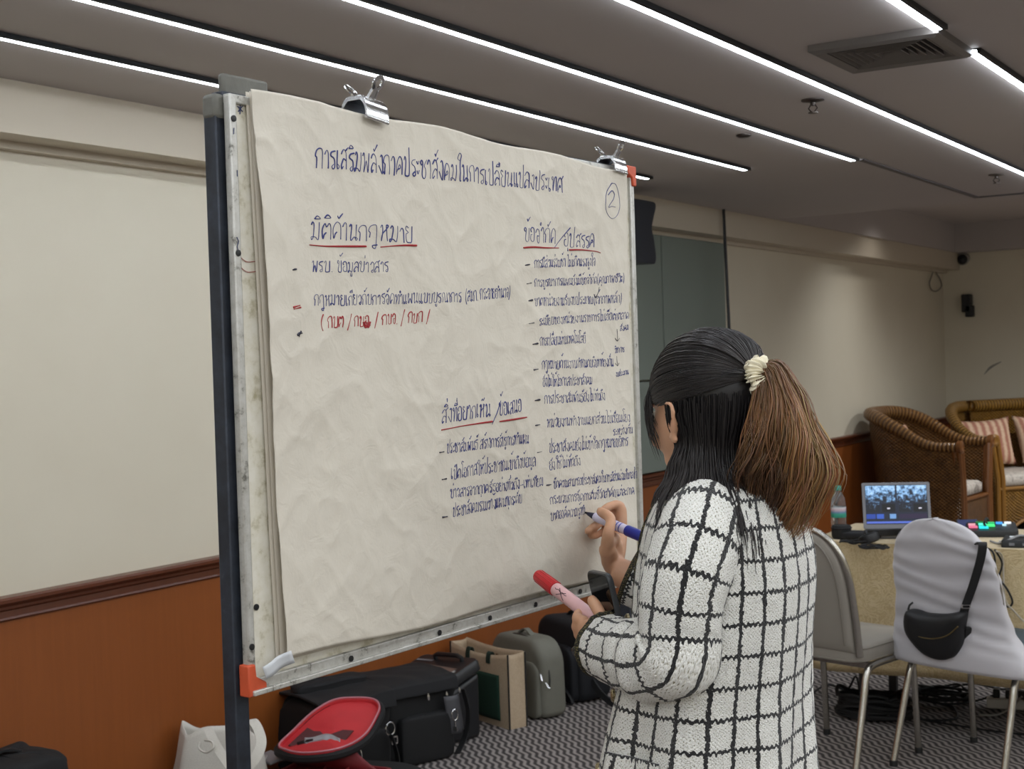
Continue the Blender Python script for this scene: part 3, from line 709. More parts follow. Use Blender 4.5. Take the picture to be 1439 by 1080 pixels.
# arrows
for x0, y0, x1, y1 in ((867, 462, 868, 479), (868, 500, 869, 514)):
    pix(dark, [(x0, y0), (x1, y1)], 0.0006); pix(dark, [(x1-3, y1-4), (x1, y1), (x1+2, y1-4)], 0.0007, 2)
pix(dark, [(843, 403), (842, 410), (838, 417)], 0.0007); pix(dark, [(836, 413), (838, 418), (841, 415)], 0.0008, 2)
# bullet dashes
for x, y, w in ((741, 372, .0011), (744, 398, .0009), (745, 422, .0016), (746, 454, .0008), (752, 483, .0015), (752, 519, .0012), (754, 562, .0015), (755, 597, .0011), (757, 635, .0007), (770, 681, .0011),
                (620, 635, .0011), (624, 673, .0013), (625, 726, .0014), (408, 379, .0013)):
    pix(dark, [(x-3.5, y+0.6), (x+3.5, y-0.6)], w)
pix(dark, [(414, 471), (418, 468), (422, 468)], 0.0016); pix(dark, [(417, 473), (419, 468), (420, 465)], 0.0012)
pix(red, [(407, 432), (418, 429)], 0.0012); pix(red, [(408, 434.5), (419, 432)], 0.0010)
# red underlines
for pts in (((434, 344), (460, 346), (490, 346), (515, 346)), ((535, 347), (560, 345), (584, 345)), ((736, 348), (750, 347), (770, 348), (787, 348)), ((801, 351), (820, 351), (838, 353), (844, 355)),
            ((620, 604), (645, 599), (670, 595), (690, 592)), ((700, 592), (720, 589), (738, 586))):
    pix(red, pts, 0.0014)
for dx in (-2, 0, 2): pix(red, [(513+dx, 452), (516+dx, 460), (519+dx, 452)], 0.0013)
M_BLUE = plain('blue_marker_ink', '263074', 0.55); M_RED = plain('red_marker_ink', '9a1a22', 0.55); M_INK = plain('black_marker_ink', '1b1b30', 0.55)
obj('blue_handwriting', blue, M_BLUE, ps); obj('red_handwriting', red, M_RED, ps); obj('dark_handwriting', dark, M_INK, ps)
# ------------------------------------------------------------------ bulldog clips
def clip(name, apx, label, sc, tilt):
    a, z = on_board(*apx, 0.012)
    t = thing(name, label, 'clip', bp(a, z, 0.02), 0, 'steel bulldog clips on the board')
    O = BM @ Matrix.Translation((a, 0.0, z)) @ Matrix.Rotation(tilt, 4, 'Y')
    w = 0.026*sc
    # jaw: rounded body gripping the top edge
    pr = [(0.022, -0.014), (0.026, -0.012), (0.024, 0.002), (0.019, 0.016), (0.012, 0.022), (-0.016, 0.022), (-0.024, 0.016), (-0.030, 0.002), (-0.032, -0.012), (-0.028, -0.014), (-0.026, 0.000), (-0.020, 0.010), (-0.014, 0.0145), (0.010, 0.0145), (0.015, 0.010), (0.020, 0.001)]
    b = MB(); b.loft([[O @ Vector((x, y*sc, zz*sc)) for y, zz in pr] for x in (-w, -w*0.96, w*0.96, w)])
    obj('jaw', b, M_CHROME, t, bevel=0.0006)
    for yy in (0.0235, -0.03): obj('rolled_lip', MB().tube([O @ Vector((x, yy*sc, -0.0125*sc)) for x in (-w, w)], 0.0028*sc, 10), M_CHROME, t)
    for s_, lean in ((1, 0.55), (-1, -0.75)):
        Lm = O @ Matrix.Translation((0, s_*0.009*sc-0.002, 0.018*sc)) @ Matrix.Rotation(-lean, 4, 'X')
        # handle: a tapering strip ending in a ring
        b = MB(); n = 22; R0, R1 = 0.0115*sc, 0.0065*sc
        strip = [(-0.0095*sc, 0), (-0.0075*sc, 0.014*sc), (-0.0065*sc, 0.022*sc), (0.0065*sc, 0.022*sc), (0.0075*sc, 0.014*sc), (0.0095*sc, 0)]
        b.loft([[Lm @ Vector((x, y, zz)) for x, zz in strip] for y in (-0.0009, 0.0009)])
        rc = 0.031*sc
        ring = lambda r, y: [Lm @ Vector((r*math.cos(2*PI*k/n), y, rc+r*math.sin(2*PI*k/n)*1.15)) for k in range(n)]
        b.loft([ring(R0, -.001), ring(R0, .001), ring(R1, .0016), ring(R1, -.0016), ring(R0, -.001)], (False, False))
        for k_ in (-1, 1): b.bar(Lm @ Vector((k_*0.008*sc, 0, -0.001)), Lm @ Vector((k_*0.006*sc, 0, 0.02*sc)), 0.0022, 0.004)
        obj('handle', b, M_CHROME, t)
clip('bulldog_clip', (523, 158), 'steel bulldog clip on the top edge above the title', 0.92, 0.10)
clip('bulldog_clip', (868, 234), 'steel bulldog clip near the top right corner, above the circled number', 0.82, 0.06)
# ------------------------------------------------------------------ the woman writing on the sheet
def m_skin():
    m = NT('skin'); m.set(Roughness=0.5); m.b.inputs['Subsurface Weight'].default_value = 0.15
    m.b.inputs['Subsurface Radius'].default_value = (0.012, 0.005, 0.003)
    f = m.noise(60, 3, m.coord()); m.col(m.mix(f, S('bf8f70'), S('cfa284'))); m.bump(m.noise(400, 2, m.coord()), 0.06, 0.001); return m.m
M_SKIN = m_skin()
def m_plaid():
    m = NT('black_and_white_tweed'); m.set(Roughness=0.9); m.b.inputs['Sheen Weight'].default_value = 0.25
    uv = m.coord('UV'); u0, v0, _ = m.sep(uv)
    wn = m.n('ShaderNodeTexNoise'); wn.inputs['Scale'].default_value = 55; wn.inputs['Detail'].default_value = 2; m.l(uv, wn.inputs['Vector'])
    wr, wg, wb_ = m.sep(wn.outputs['Color'])
    u = m.math('ADD', u0, m.math('MULTIPLY', m.math('SUBTRACT', wr, 0.5), 0.006))
    v = m.math('ADD', v0, m.math('MULTIPLY', m.math('SUBTRACT', wg, 0.5), 0.006))
    fine = m.noise(620, 2, uv); mid_ = m.noise(240, 2, uv)
    def line(c, per, half, extra):
        d = m.math('MULTIPLY', m.math('ABSOLUTE', m.math('SUBTRACT', m.math('FRACT', m.math('DIVIDE', c, per)), 0.5)), per)
        return m.math('LESS_THAN', d, m.math('ADD', half, m.math('MULTIPLY', m.math('SUBTRACT', extra, 0.5), 0.0085)))
    loop = m.math('ADD', v, m.math('MULTIPLY', m.math('SINE', m.math('MULTIPLY', u0, 2*PI/0.0085)), 0.0016))
    a = line(u, 0.040, 0.0033, mid_); h = line(loop, 0.043, 0.0026, mid_)
    blk = m.math('MAXIMUM', a, h)
    # woven ground: cream ribbon yarns with beige gaps
    tu = m.math('SINE', m.math('MULTIPLY', u, 2*PI/0.0058)); tv = m.math('SINE', m.math('MULTIPLY', v, 2*PI/0.0052))
    wv = m.math('MULTIPLY', m.math('ADD', m.math('MULTIPLY', m.math('MULTIPLY', tu, tv), 0.55), m.math('MULTIPLY', m.math('SUBTRACT', fine, 0.5), 5.5)), 0.40)
    ground = m.ramp(m.math('ADD', wv, 0.5), [(0.04, S('857d64')), (0.20, S('dcd9cb')), (0.42, S('fbfaf5'))])
    m.col(m.mix(blk, ground, S('131316')))
    hgt = m.math('ADD', m.math('ADD', wv, m.math('MULTIPLY', blk, 0.5)), m.math('MULTIPLY', mid_, 1.2))
    m.bump(hgt, 0.8, 0.003); return m.m
M_TWEED = m_plaid()
M_TRIM = NT('black_gold_braid'); M_TRIM.set(Roughness=0.8); M_TRIM.col(M_TRIM.ramp(M_TRIM.noise(420, 2, M_TRIM.coord()), [(0.5, S('15140f')), (0.66, S('6f6540'))])); M_TRIM = M_TRIM.m
M_TROUSER = m_fabric('black_cloth', '131316', '1d1d21', 400)
BYAW = math.radians(11)
PF = Vector((-math.cos(BYAW), -math.sin(BYAW), 0)); PL = Vector((math.sin(BYAW), -math.cos(BYAW), 0)); PU = Vector((0, 0, 1))
PC = Vector((-0.838, 1.885, 0))
def bpt(f, l, z): return PC + PF*f + PL*l + PU*z
def nb(px, py, n):
    """point seen at a pixel, n metres in front of the whiteboard"""
    d = ray(px, py); o = BA + BN*n; return C_O + d*((o-C_O).dot(BN)/d.dot(BN))
ShL, ShR = bpt(0.0, 0.137, 1.318), bpt(0.012, -0.137, 1.318)
ElL = at_depth(949, 938, 1.895); WrL = at_depth(838, 902, 2.055)
WrR = nb(863, 800, 0.085); ElR = Vector((-0.93, 2.13, 1.10))
woman = thing('person', 'woman with half-up brown ponytail in black and white tweed jacket writing on the sheet', 'person', (PC.x, PC.y, 0))
# --- head frame: turned a little away from the camera, looking down at the writing
HYAW = math.radians(20); hf = Vector((-math.cos(HYAW), math.sin(HYAW), -0.12)).normalized()
HC = at_depth(992, 574, 2.04)
hl = Vector((0, 0, 1)).cross(hf).normalized(); hu = hf.cross(hl).normalized()
HM = Matrix(((hf.x, hl.x, hu.x, HC.x), (hf.y, hl.y, hu.y, HC.y), (hf.z, hl.z, hu.z, HC.z), (0, 0, 0, 1)))   # local x face, y left, z up
body = MB()
B_ = lambda c, r, seg=24: body.ball(c, r, seg, HM)
B_((-0.012, 0, 0.022), (0.090, 0.073, 0.082), 32)      # cranium
B_((0.028, 0, -0.020), (0.058, 0.060, 0.074), 28)      # face
B_((0.034, 0, -0.066), (0.044, 0.047, 0.036), 24)      # jaw
B_((0.068, 0, -0.091), (0.015, 0.017, 0.013), 14)      # chin
for s_ in (1, -1):
    B_((0.060, 0.036*s_, -0.030), (0.020, 0.021, 0.024), 14)   # cheek
    B_((0.070, 0.028*s_, 0.018), (0.014, 0.022, 0.007), 12)    # brow
    B_((0.079, 0.010*s_, -0.040), (0.009, 0.008, 0.007), 10)   # nostril
    B_((-0.005, 0.073*s_, -0.015), (0.013, 0.0075, 0.020), 12)  # ear root
    rim = [(0.006, 0.071, -0.034), (0.000, 0.075, -0.040), (-0.008, 0.079, -0.033), (-0.015, 0.083, -0.018), (-0.020, 0.087, -0.003), (-0.018, 0.087, 0.007), (-0.008, 0.084, 0.011), (0.004, 0.079, 0.006), (0.008, 0.074, -0.004)]
    body.tube([HM @ Vector((x, y*s_, z)) for x, y, z in catmull(rim, 4)], [(0, .0042), (.3, .0042), (.6, .0036), (1, .003)], 8)
    body.tube([HM @ Vector((x, y*s_, z)) for x, y, z in [(0.004, .073, -.008), (0.006, .077, -.014), (0.003, .077, -.022)]], 0.0035, 8)
    B_((-0.006, 0.076*s_, -0.041), (0.006, 0.005, 0.008), 10)  # lobe
body.tube([HM @ Vector(p) for p in ((0.078, 0, 0.012), (0.084, 0, -0.010), (0.093, 0, -0.030), (0.096, 0, -0.038), (0.086, 0, -0.046))], [(0, .007), (.6, .009), (.85, .010), (1, .006)], 10)
for z, x in ((-0.060, 0.081), (-0.069, 0.079)):
    body.tube([HM @ Vector((x-0.010, -0.019, z)), HM @ Vector((x, 0, z)), HM @ Vector((x-0.010, 0.019, z))], 0.0052, 8)
neckb = bpt(-0.005, 0, 1.33)
body.tube([HM @ Vector((-0.012, 0, -0.04)), lerp(HM @ Vector((-0.012, 0, -0.06)), neckb, .5), neckb, bpt(0, 0, 1.27)], [(0, .050), (.5, .048), (.75, .056), (1, .075)], 20)
def ell(c_f, c_l, z, rf, rl, n=28): return [bpt(c_f+rf*math.cos(2*PI*k/n), c_l+rl*math.sin(2*PI*k/n), z) for k in range(n)]
body.loft([ell(0, 0, z, rf, rl) for z, rf, rl in ((0.74, 0.085, 0.135), (0.80, 0.098, 0.160), (0.88, 0.098, 0.160), (0.96, 0.088, 0.138), (1.04, 0.085, 0.128), (1.14, 0.092, 0.135), (1.22, 0.092, 0.140), (1.28, 0.080, 0.135), (1.32, 0.062, 0.10), (1.345, 0.045, 0.06))])
for s_ in (1, -1): body.ball(bpt(0.075, 0.062*s_, 1.16), (0.042, 0.045, 0.048), 16)
# legs
for s_ in (1, -1):
    body.tube([bpt(0, 0.078*s_, 0.84), bpt(0.01, 0.080*s_, 0.62), bpt(0.012, 0.082*s_, 0.43), bpt(-0.015, 0.084*s_, 0.26), bpt(-0.02, 0.086*s_, 0.085)], [(0, .085), (.3, .070), (.54, .050), (.7, .050), (1, .034)], 18)
    body.tube([bpt(-0.045, 0.086*s_, 0.045), bpt(0.03, 0.09*s_, 0.05), bpt(0.10, 0.097*s_, 0.028), bpt(0.15, 0.10*s_, 0.022)], [(0, .028), (.4, .034), (.8, .028), (1, .016)], 12)
# arms
for sh, el, wr in ((ShL, ElL, WrL), (ShR, ElR, WrR)):
    body.tube(catmull([sh+(PC-sh)*Vector((.25, .25, 0)), sh, lerp(sh, el, .5), el, lerp(el, wr, .35), lerp(el, wr, .75), wr], 5), [(0, .032), (.17, .036), (.36, .038), (.5, .036), (.65, .037), (.85, .028), (1, .023)], 18)
def finger(pts, r0, r1):
    body.tube(catmull(pts, 5), lambda t: lerp(r0, r1, t) + 0.0006*math.sin(t*9.5), 12); body.ball(pts[-1], r1*1.02, 10)
# right hand, holding the blue marker against the sheet
RH = {'thumb': [(852, 779, .085), (855, 749, .100), (858, 729, .094), (844, 718.5, .066)],
      'index': [(874, 742, .070), (872, 711, .066), (857, 711, .056), (844, 721, .046)],
      'middle': [(869, 743, .060), (862, 718, .050), (848, 728, .042), (837, 740, .041)],
      'ring': [(863, 748, .050), (851, 733, .038), (838, 738, .033), (826, 746, .030)],
      'little': [(857, 756, .044), (848, 747, .032), (838, 752, .030), (830, 752, .029)]}
rr_ = {'thumb': (.0115, .0082), 'index': (.0095, .0072), 'middle': (.0092, .0072), 'ring': (.0088, .0068), 'little': (.0080, .0060)}
wr2 = nb(862, 796, .075)
for k_, v_ in RH.items():
    P_ = [nb(*q) for q in v_]; finger(P_, *rr_[k_])
    body.tube([wr2, lerp(wr2, P_[0], .5), P_[0]], [(0, .017), (.5, .0155), (1, .0105)], 12)
    if k_ == 'thumb': body.tube([wr2, lerp(P_[0], P_[1], .3)], 0.015, 10)
body.tube([wr2, lerp(nb(*RH['thumb'][0]), nb(*RH['index'][0]), .45)], [(0, .019), (1, .016)], 12); body.ball(lerp(lerp(nb(*RH['thumb'][0]), nb(*RH['index'][0]), .5), nb(*RH['thumb'][1]), .25), .0135, 12)
a_, b2_ = nb(*RH['thumb'][1]), nb(*RH['index'][0])
body.tube([lerp(nb(*RH['thumb'][0]), a_, .5), lerp(nb(*RH['thumb'][0]), b2_, .6)], .011, 10)
# left hand: a loose fist round the red marker, thumb up against the phone
LH = {'thumb': [(846, 893, 2.045), (848, 876, 2.035), (841, 858, 2.040), (832, 843, 2.055)],
      'index': [(822, 874, 2.075), (811, 868, 2.095), (817, 859, 2.118), (830, 861, 2.122)],
      'middle': [(821, 884, 2.075), (810, 880, 2.098), (817, 873, 2.122), (829, 874, 2.124)],
      'ring': [(822, 893, 2.070), (813, 891, 2.096), (820, 886, 2.118), (831, 886, 2.120)],
      'little': [(826, 901, 2.065), (818, 900, 2.090), (824, 896, 2.108), (833, 896, 2.112)]}
wl2 = at_depth(838, 906, 2.058)
for k_, v_ in LH.items():
    P_ = [at_depth(*q) for q in v_]; finger(P_, *rr_[k_])
    body.tube([wl2, lerp(wl2, P_[0], .5), P_[0]], [(0, .018), (.5, .0165), (1, .0115)], 12)
ti, ii = at_depth(*LH['thumb'][0]), at_depth(*LH['index'][0])
body.tube([ti, lerp(ti, ii, .5)], .013, 10); body.ball(at_depth(833, 885, 2.062), (.017, .017, .019), 12)
voxel(obj('body', body, M_SKIN, woman, angle=180), 0.0032, 4)
# eyes, brows, lips, nails
M_EYE = plain('eye_white', 'e8e4de', 0.2); M_HAIRD = None
for s_ in (1, -1):
    e = obj('eye', MB().ball((0.0700, 0.029*s_, 0.001), (0.008, 0.0125, 0.0065), 14, HM), M_EYE, woman)
    obj('iris', MB().ball((0.0770, 0.029*s_, 0.000), (0.002, 0.005, 0.005), 10, HM), plain('dark_iris', '21140d', 0.2), e)
    b = MB(); b.tube([HM @ Vector((x, y*s_, z)) for x, y, z in ((0.085, 0.014, 0.020), (0.084, 0.030, 0.025), (0.074, 0.047, 0.020))], [(0, .002), (.5, .0028), (1, .0012)], 6)
    obj('eyebrow', b, plain('brow_hair', '221a17', 0.8), woman)
b = MB()
for z, x in ((-0.0605, 0.0845), (-0.0688, 0.0822)): b.tube([HM @ Vector((x-0.010, -0.016, z)), HM @ Vector((x, 0, z)), HM @ Vector((x-0.010, 0.016, z))], [(0, .001), (.5, .0038), (1, .001)], 8)
obj('lips', b, plain('lip_colour', 'a8584f', 0.4), woman)
# --- black top, trousers and shoes
b = MB(); b.loft([ell(0, 0, z, rf, rl) for z, rf, rl in ((0.86, 0.104, 0.165), (0.96, 0.096, 0.146), (1.04, 0.094, 0.137), (1.14, 0.122, 0.144), (1.20, 0.112, 0.146), (1.28, 0.086, 0.138), (1.325, 0.068, 0.095), (1.335, 0.060, 0.075))], (False, False))
obj('blouse', b, M_TROUSER, woman)
b = MB(); b.loft([ell(0, 0, z, rf, rl) for z, rf, rl in ((0.75, 0.10, 0.165), (0.80, 0.108, 0.172), (0.88, 0.106, 0.168), (0.96, 0.097, 0.147))])
for s_ in (1, -1): b.tube([bpt(0, 0.084*s_, 0.85), bpt(0.01, 0.086*s_, 0.62), bpt(0.012, 0.088*s_, 0.43), bpt(-0.01, 0.09*s_, 0.25), bpt(-0.02, 0.09*s_, 0.07)], [(0, .095), (.3, .085), (.55, .072), (1, .068)], 20)
voxel(obj('trousers', b, M_TROUSER, woman, angle=180), 0.008, 4)
for s_ in (1, -1):
    b = MB(); n = 20
    def sole(r, z, dx=0): return [bpt(0.045+dx+(0.125+r)*math.cos(2*PI*k/n), 0.093*s_+0.02*math.cos(2*PI*k/n)*0.5+(0.040+r)*math.sin(2*PI*k/n)*(1+0.12*math.cos(2*PI*k/n)), z) for k in range(n)]
    b.loft([sole(0, 0.002), sole(0.002, 0.018), sole(-0.002, 0.030), sole(-0.016, 0.052), sole(-0.04, 0.062, -0.03)])
    obj('shoe', b, M_BLACKPL, woman, subsurf=1)
# --- jacket
JR = [(0.900, 0.016, 0.140, 0.188), (0.94, 0.014, 0.138, 0.185), (0.98, 0.012, 0.135, 0.181), (1.02, 0.009, 0.132, 0.177), (1.07, 0.005, 0.129, 0.172), (1.12, 0.0, 0.127, 0.168), (1.17, -0.004, 0.127, 0.166), (1.22, -0.008, 0.127, 0.165),
      (1.26, -0.010, 0.123, 0.163), (1.295, -0.011, 0.116, 0.158), (1.322, -0.012, 0.106, 0.147), (1.346, -0.013, 0.094, 0.126), (1.361, -0.013, 0.083, 0.104), (1.372, -0.013, 0.074, 0.086), (1.380, -0.013, 0.069, 0.074)]
def jring(t):
    x = t*(len(JR)-1); i = min(int(x), len(JR)-2); f = x-i
    p0, p1, p2, p3 = JR[max(i-1, 0)], JR[i], JR[i+1], JR[min(i+2, len(JR)-1)]
    return [0.5*((2*b)+(c-a)*f+(2*a-5*b+4*c-d)*f*f+(3*b-a-3*c+d)*f**3) for a, b, c, d in zip(p0, p1, p2, p3)]
NR, NS, GAP = 110, 300, math.radians(11)
jk = MB(); rings, uvs = [], []; vacc = 0.0; prev = None
for j in range(NR+1):
    z, cf, rf, rl = jring(j/NR)
    if prev: vacc += math.hypot(z-prev[0], (rl-prev[3])*0.8)
    prev = (z, cf, rf, rl); row, ur = [], []
    for k in range(NS+1):
        # 0 at the left front edge, running round the back to the right front edge
        ph = GAP + (2*PI-2*GAP)*k/NS; c, s_ = math.cos(ph), math.sin(ph)
        ex = 0.86; cc, ss = math.copysign(abs(c)**ex, c), math.copysign(abs(s_)**ex, s_)
        low = sstep(1.22, 0.92, z); fold_ = 0.0055*low*math.sin(ph*7+z*3+math.sin(z*9)) + 0.004*noise.noise(Vector((ph*2.2, z*9, 2.2))) + 0.0016*noise.noise(Vector((ph*14, z*45, 5)))
        fr = sstep(1.0, 0.75, ph)*low*0.03 if ph < 1 else 0.0
        d = 1 + fold_/0.14
        p = bpt(cf + cc*rf*d + fr*c, ss*rl*d, z - 0.012*low*math.cos(ph)*0.5)
        row.append(p); ur.append((ph*0.152, vacc))
    rings.append(row); uvs.append(ur)
jk.loft(rings, (False, False), False, None, 0, uvs)
def sleeve(mb, pts, rad, off, seg=72, n=10, crease=None, v0=0.0):
    path = catmull(pts, n); N = len(path); rows, uvr = [], []; vv = v0; u = None
    for i in range(N):
        T = (path[min(i+1, N-1)]-path[max(i-1, 0)]).normalized()
        if u is None: u = PF - T*PF.dot(T); u.normalize()
        u = (u - T*u.dot(T)).normalized(); w = T.cross(u); t = i/(N-1); r = _interp(rad, t)
        if i: vv += (path[i]-path[i-1]).length
        row, ur = [], []
        for k in range(seg+1):
            a = 2*PI*k/seg
            q = 0.0035*noise.noise(Vector((a*1.6+off, t*11, off))) + 0.0014*noise.noise(Vector((a*7, t*40, off+3)))
            if crease: q += crease(t, a)
            row.append(path[i] + (u*math.cos(a)+w*math.sin(a))*(r+q)); ur.append((a*0.056+0.013, vv))
        rows.append(row); uvr.append(ur)
    mb.loft([r_[:-1]+[r_[0]] for r_ in rows], (False, False), False, None, 0, uvr); return path, rows
def cr(t, a): return -0.007*math.exp(-((t-0.52)/0.03)**2)*max(0, math.cos(a-0.2)) - 0.005*math.exp(-((t-0.60)/0.022)**2)*max(0, math.cos(a-0.2)) + 0.004*math.exp(-((t-0.56)/0.02)**2) + 0.004*math.exp(-((t-0.70)/0.03)**2) - 0.004*math.exp(-((t-0.76)/0.02)**2)
CuL = lerp(ElL, WrL, 0.90)
shl0 = bpt(0.0, 0.066, 1.318)
pathL, rowsL = sleeve(jk, [shl0, bpt(-0.002, 0.108, 1.312), bpt(0.0, 0.143, 1.28), lerp(ShL, ElL, .40)+PL*0.012, lerp(ShL, ElL, .70)+PL*0.006, lerp(ShL, ElL, .90)+PL*0.003, lerp(ElL, WrL, .20)+Vector((0, 0, .004)), lerp(ElL, WrL, .42), lerp(ElL, WrL, .6)+Vector((0, 0, -.004)), CuL],
      [(0, .048), (.08, .058), (.2, .062), (.4, .058), (.6, .057), (.75, .056), (.9, .050), (1, .046)], 1.1, 84, 12, cr, 0.02)
CuR = lerp(ElR, WrR, 0.86)
pathR, rowsR = sleeve(jk, [bpt(0.0, -0.072, 1.318), bpt(0.0, -0.108, 1.312), bpt(0.01, -0.143, 1.28), lerp(ShR, ElR, .45), ElR, lerp(ElR, WrR, .4), CuR],
      [(0, .048), (.1, .058), (.25, .061), (.6, .056), (.8, .050), (1, .047)], 4.4, 72, 12, None, 0.01)
jo = obj('jacket', jk, M_TWEED, woman, solid=0.004, soff=-1, angle=180)
# braid along the front edges, hem, collar, cuffs and pocket
tr = MB()
for k in (0, NS): tr.tube([rings[j][k] for j in range(0, NR+1, 3)], 0.0042, 8)
obj('front_braid', tr, M_TRIM, woman)
tr = MB(); tr.tube([rings[0][k] for k in range(0, NS+1, 3)], 0.0042, 8); obj('hem_braid', tr, M_TRIM, woman)
tr = MB(); tr.tube([rings[NR][k]+Vector((0, 0, .001)) for k in range(0, NS+1, 3)], 0.0042, 8); obj('collar_braid', tr, M_TRIM, woman)
for rows in (rowsL, rowsR):
    tr = MB(); r_ = rows[-1][:-1]; tr.tube(r_+[r_[0], r_[1]], 0.0045, 8); obj('cuff_braid', tr, M_TRIM, woman)
def on_jacket(ph, z, off=0.004):
    j = min(range(NR+1), key=lambda q: abs(rings[q][0].z-z)); k = int((ph-GAP)/(2*PI-2*GAP)*NS); p = rings[j][k]
    c = bpt(0, 0, p.z); return p + (p-c).normalized()*off
# pocket flap on the left front and gold buttons down the edge
pk = MB()
pk.grid(lambda u, v: on_jacket(lerp(0.75, 1.35, u), 0.985-0.062*v-0.010*v*math.sin(PI*u), 0.006+0.002*math.sin(PI*u)), 24, 12, 0, lambda u, v: (0.004+0.118*u, 0.021+0.06*v))
obj('pocket', pk, M_TWEED, woman, solid=0.004, soff=0)
tr = MB(); tr.tube([on_jacket(lerp(0.75, 1.35, u/16), 0.985-0.062-0.010*math.sin(PI*u/16), 0.0085) for u in range(17)], 0.0032, 6); obj('pocket_braid', tr, M_TRIM, woman)
M_GOLD = NT('antique_gold'); M_GOLD.set(Roughness=0.35, Metallic=0.8); M_GOLD.col(M_GOLD.ramp(M_GOLD.noise(500, 2, M_GOLD.coord()), [(0.4, S('6d6046')), (0.6, S('c9bd9a'))])); M_GOLD = M_GOLD.m
for z in (0.94, 1.05, 1.16):
    p = on_jacket(GAP+0.14, z, 0.004); nrm = (p-bpt(0, 0, p.z)).normalized()
    obj('button', MB().lathe([(0.0105, 0), (0.0105, 0.003), (0.008, 0.0055), (0.003, 0.006), (0.001, 0.0062)], 20, frame_matrix(p, nrm.orthogonal(), nrm)), M_GOLD, woman)
# watch on the left wrist
wdir = (lerp(ElL, WrL, 1.0)-ElL).normalized(); wp = lerp(ElL, WrL, 0.965)
wu = (Vector((0, 0, 1))-wdir*wdir.z).normalized(); ww = wdir.cross(wu)
b = MB(); n = 28
def wr_ring(r, d): return [wp + wdir*d + wu*(math.cos(2*PI*k/n)*r*1.0) + ww*(math.sin(2*PI*k/n)*r) for k in range(n)]
b.loft([wr_ring(.0265, -.010), wr_ring(.0285, -.010), wr_ring(.0285, .010), wr_ring(.0265, .010), wr_ring(.0265, -.010)], (False, False))
st = obj('watch_strap', b, plain('red_strap', 'b5323f', 0.5), woman)
lw = (-C_R*0.85 - C_U*0.55); lw = (lw-wdir*lw.dot(wdir)).normalized()
Wm = frame_matrix(wp+lw*0.029, wdir, lw)
b = MB(); b.loft([[Wm @ Vector((x, y, z)) for x, y in rrect(.036*s_, .040*s_, .009*s_)] for z, s_ in ((-.003, .95), (0, 1), (.006, 1), (.009, .88))]); obj('watch_case', b, plain('watch_black', '0d0d10', 0.15), st)
# ------------------------------------------------------------------ what she holds (things of their own)
M_BLUECAP = plain('blue_cap', '1c2a8c', 0.3); M_LAV = NT('marker_barrel'); M_LAV.set(Roughness=0.3); M_LAV = M_LAV.m
M_LAV = plain('lilac_white_barrel', 'cfcbe2', 0.3)
aN, zN = on_board(822, 719.5, 0.017); p0 = nb(822, 719.5, sheet_n(aN, zN)+0.0012); p1 = nb(905, 755, 0.150); ax = (p1-p0).normalized()
t = thing('blue_marker', 'blue felt marker held in her right hand, tip on the sheet', 'marker', p0)
def along(p, ax, prof, seg=20, b=None):
    b = b or MB(); return b.lathe(prof, seg, frame_matrix(p, ax.orthogonal(), ax))
obj('nib', along(p0, ax, [(0.0012, 0), (0.0022, 0.004), (0.0026, 0.009)]), M_BLACKPL, t)
obj('nib_holder', along(p0, ax, [(0.0032, 0.008), (0.0048, 0.016), (0.0062, 0.024), (0.0062, 0.026)]), plain('dark_blue_grip', '20223c', 0.35), t)
obj('barrel', along(p0, ax, [(0.0072, 0.025), (0.0082, 0.028), (0.0085, 0.103)]), M_LAV, t)
obj('cap', along(p0, ax, [(0.0090, 0.101), (0.0096, 0.104), (0.0096, 0.160), (0.0080, 0.164)]), M_BLUECAP, t)
b = MB()
for d_ in (0.072, 0.080, 0.087): b.lathe([(0.0086, d_), (0.00865, d_+.0012), (0.0086, d_+.0024)], 20, frame_matrix(p0, ax.orthogonal(), ax))
obj('printed_band', b, plain('blue_print', '5a62b8', 0.4), t)
q0 = at_depth(756, 808, 2.215); q1 = at_depth(829, 864, 2.105); ax = (q1-q0).normalized()
t = thing('red_marker', 'fat red felt marker held in her left fist', 'marker', q1)
M_REDCAP = plain('red_cap', 'bb1d26', 0.28); M_PINKB = plain('pink_white_barrel', 'dcb0b2', 0.35, var=0.1, vscale=60)
capp = [(0.0095, 0), (0.0105, 0.002), (0.0118, 0.050)]
b = along(q0, ax, capp, 24)
for k in range(12):
    a = 2*PI*k/12; Fm = frame_matrix(q0, ax.orthogonal(), ax); b.bar(Fm @ Vector((.0104*math.cos(a), .0104*math.sin(a), .004)), Fm @ Vector((.0116*math.cos(a), .0116*math.sin(a), .048)), .0012)
obj('cap', b, M_REDCAP, t); 
L_ = (q1-q0).length
obj('barrel', along(q0, ax, [(0.0100, 0.049), (0.0106, 0.052), (0.0106, L_+0.020), (0.008, L_+0.024)], 24), M_PINKB, t)
b = MB(); Fm = frame_matrix(q0, (-ax).cross(C_F), ax)
cdir = (-C_F - ax*(-C_F).dot(ax)).normalized(); sdir = ax.cross(cdir)
def skin_pt(u, s_): return q0 + ax*u + (cdir*math.cos(s_)+sdir*math.sin(s_))*0.0109
b.tube([skin_pt(.066+.020*k/8, lerp(-.6, .6, k/8)) for k in range(9)], 0.0006, 5); b.tube([skin_pt(.066+.018*k/8, lerp(.5, -.5, k/8)) for k in range(9)], 0.0006, 5)
b.tube([skin_pt(.058+.03*k/8, -.25+0.1*math.sin(k*2)) for k in range(9)], 0.0005, 5)
obj('printed_mark', b, plain('dark_print', '3c2430', 0.5), t)
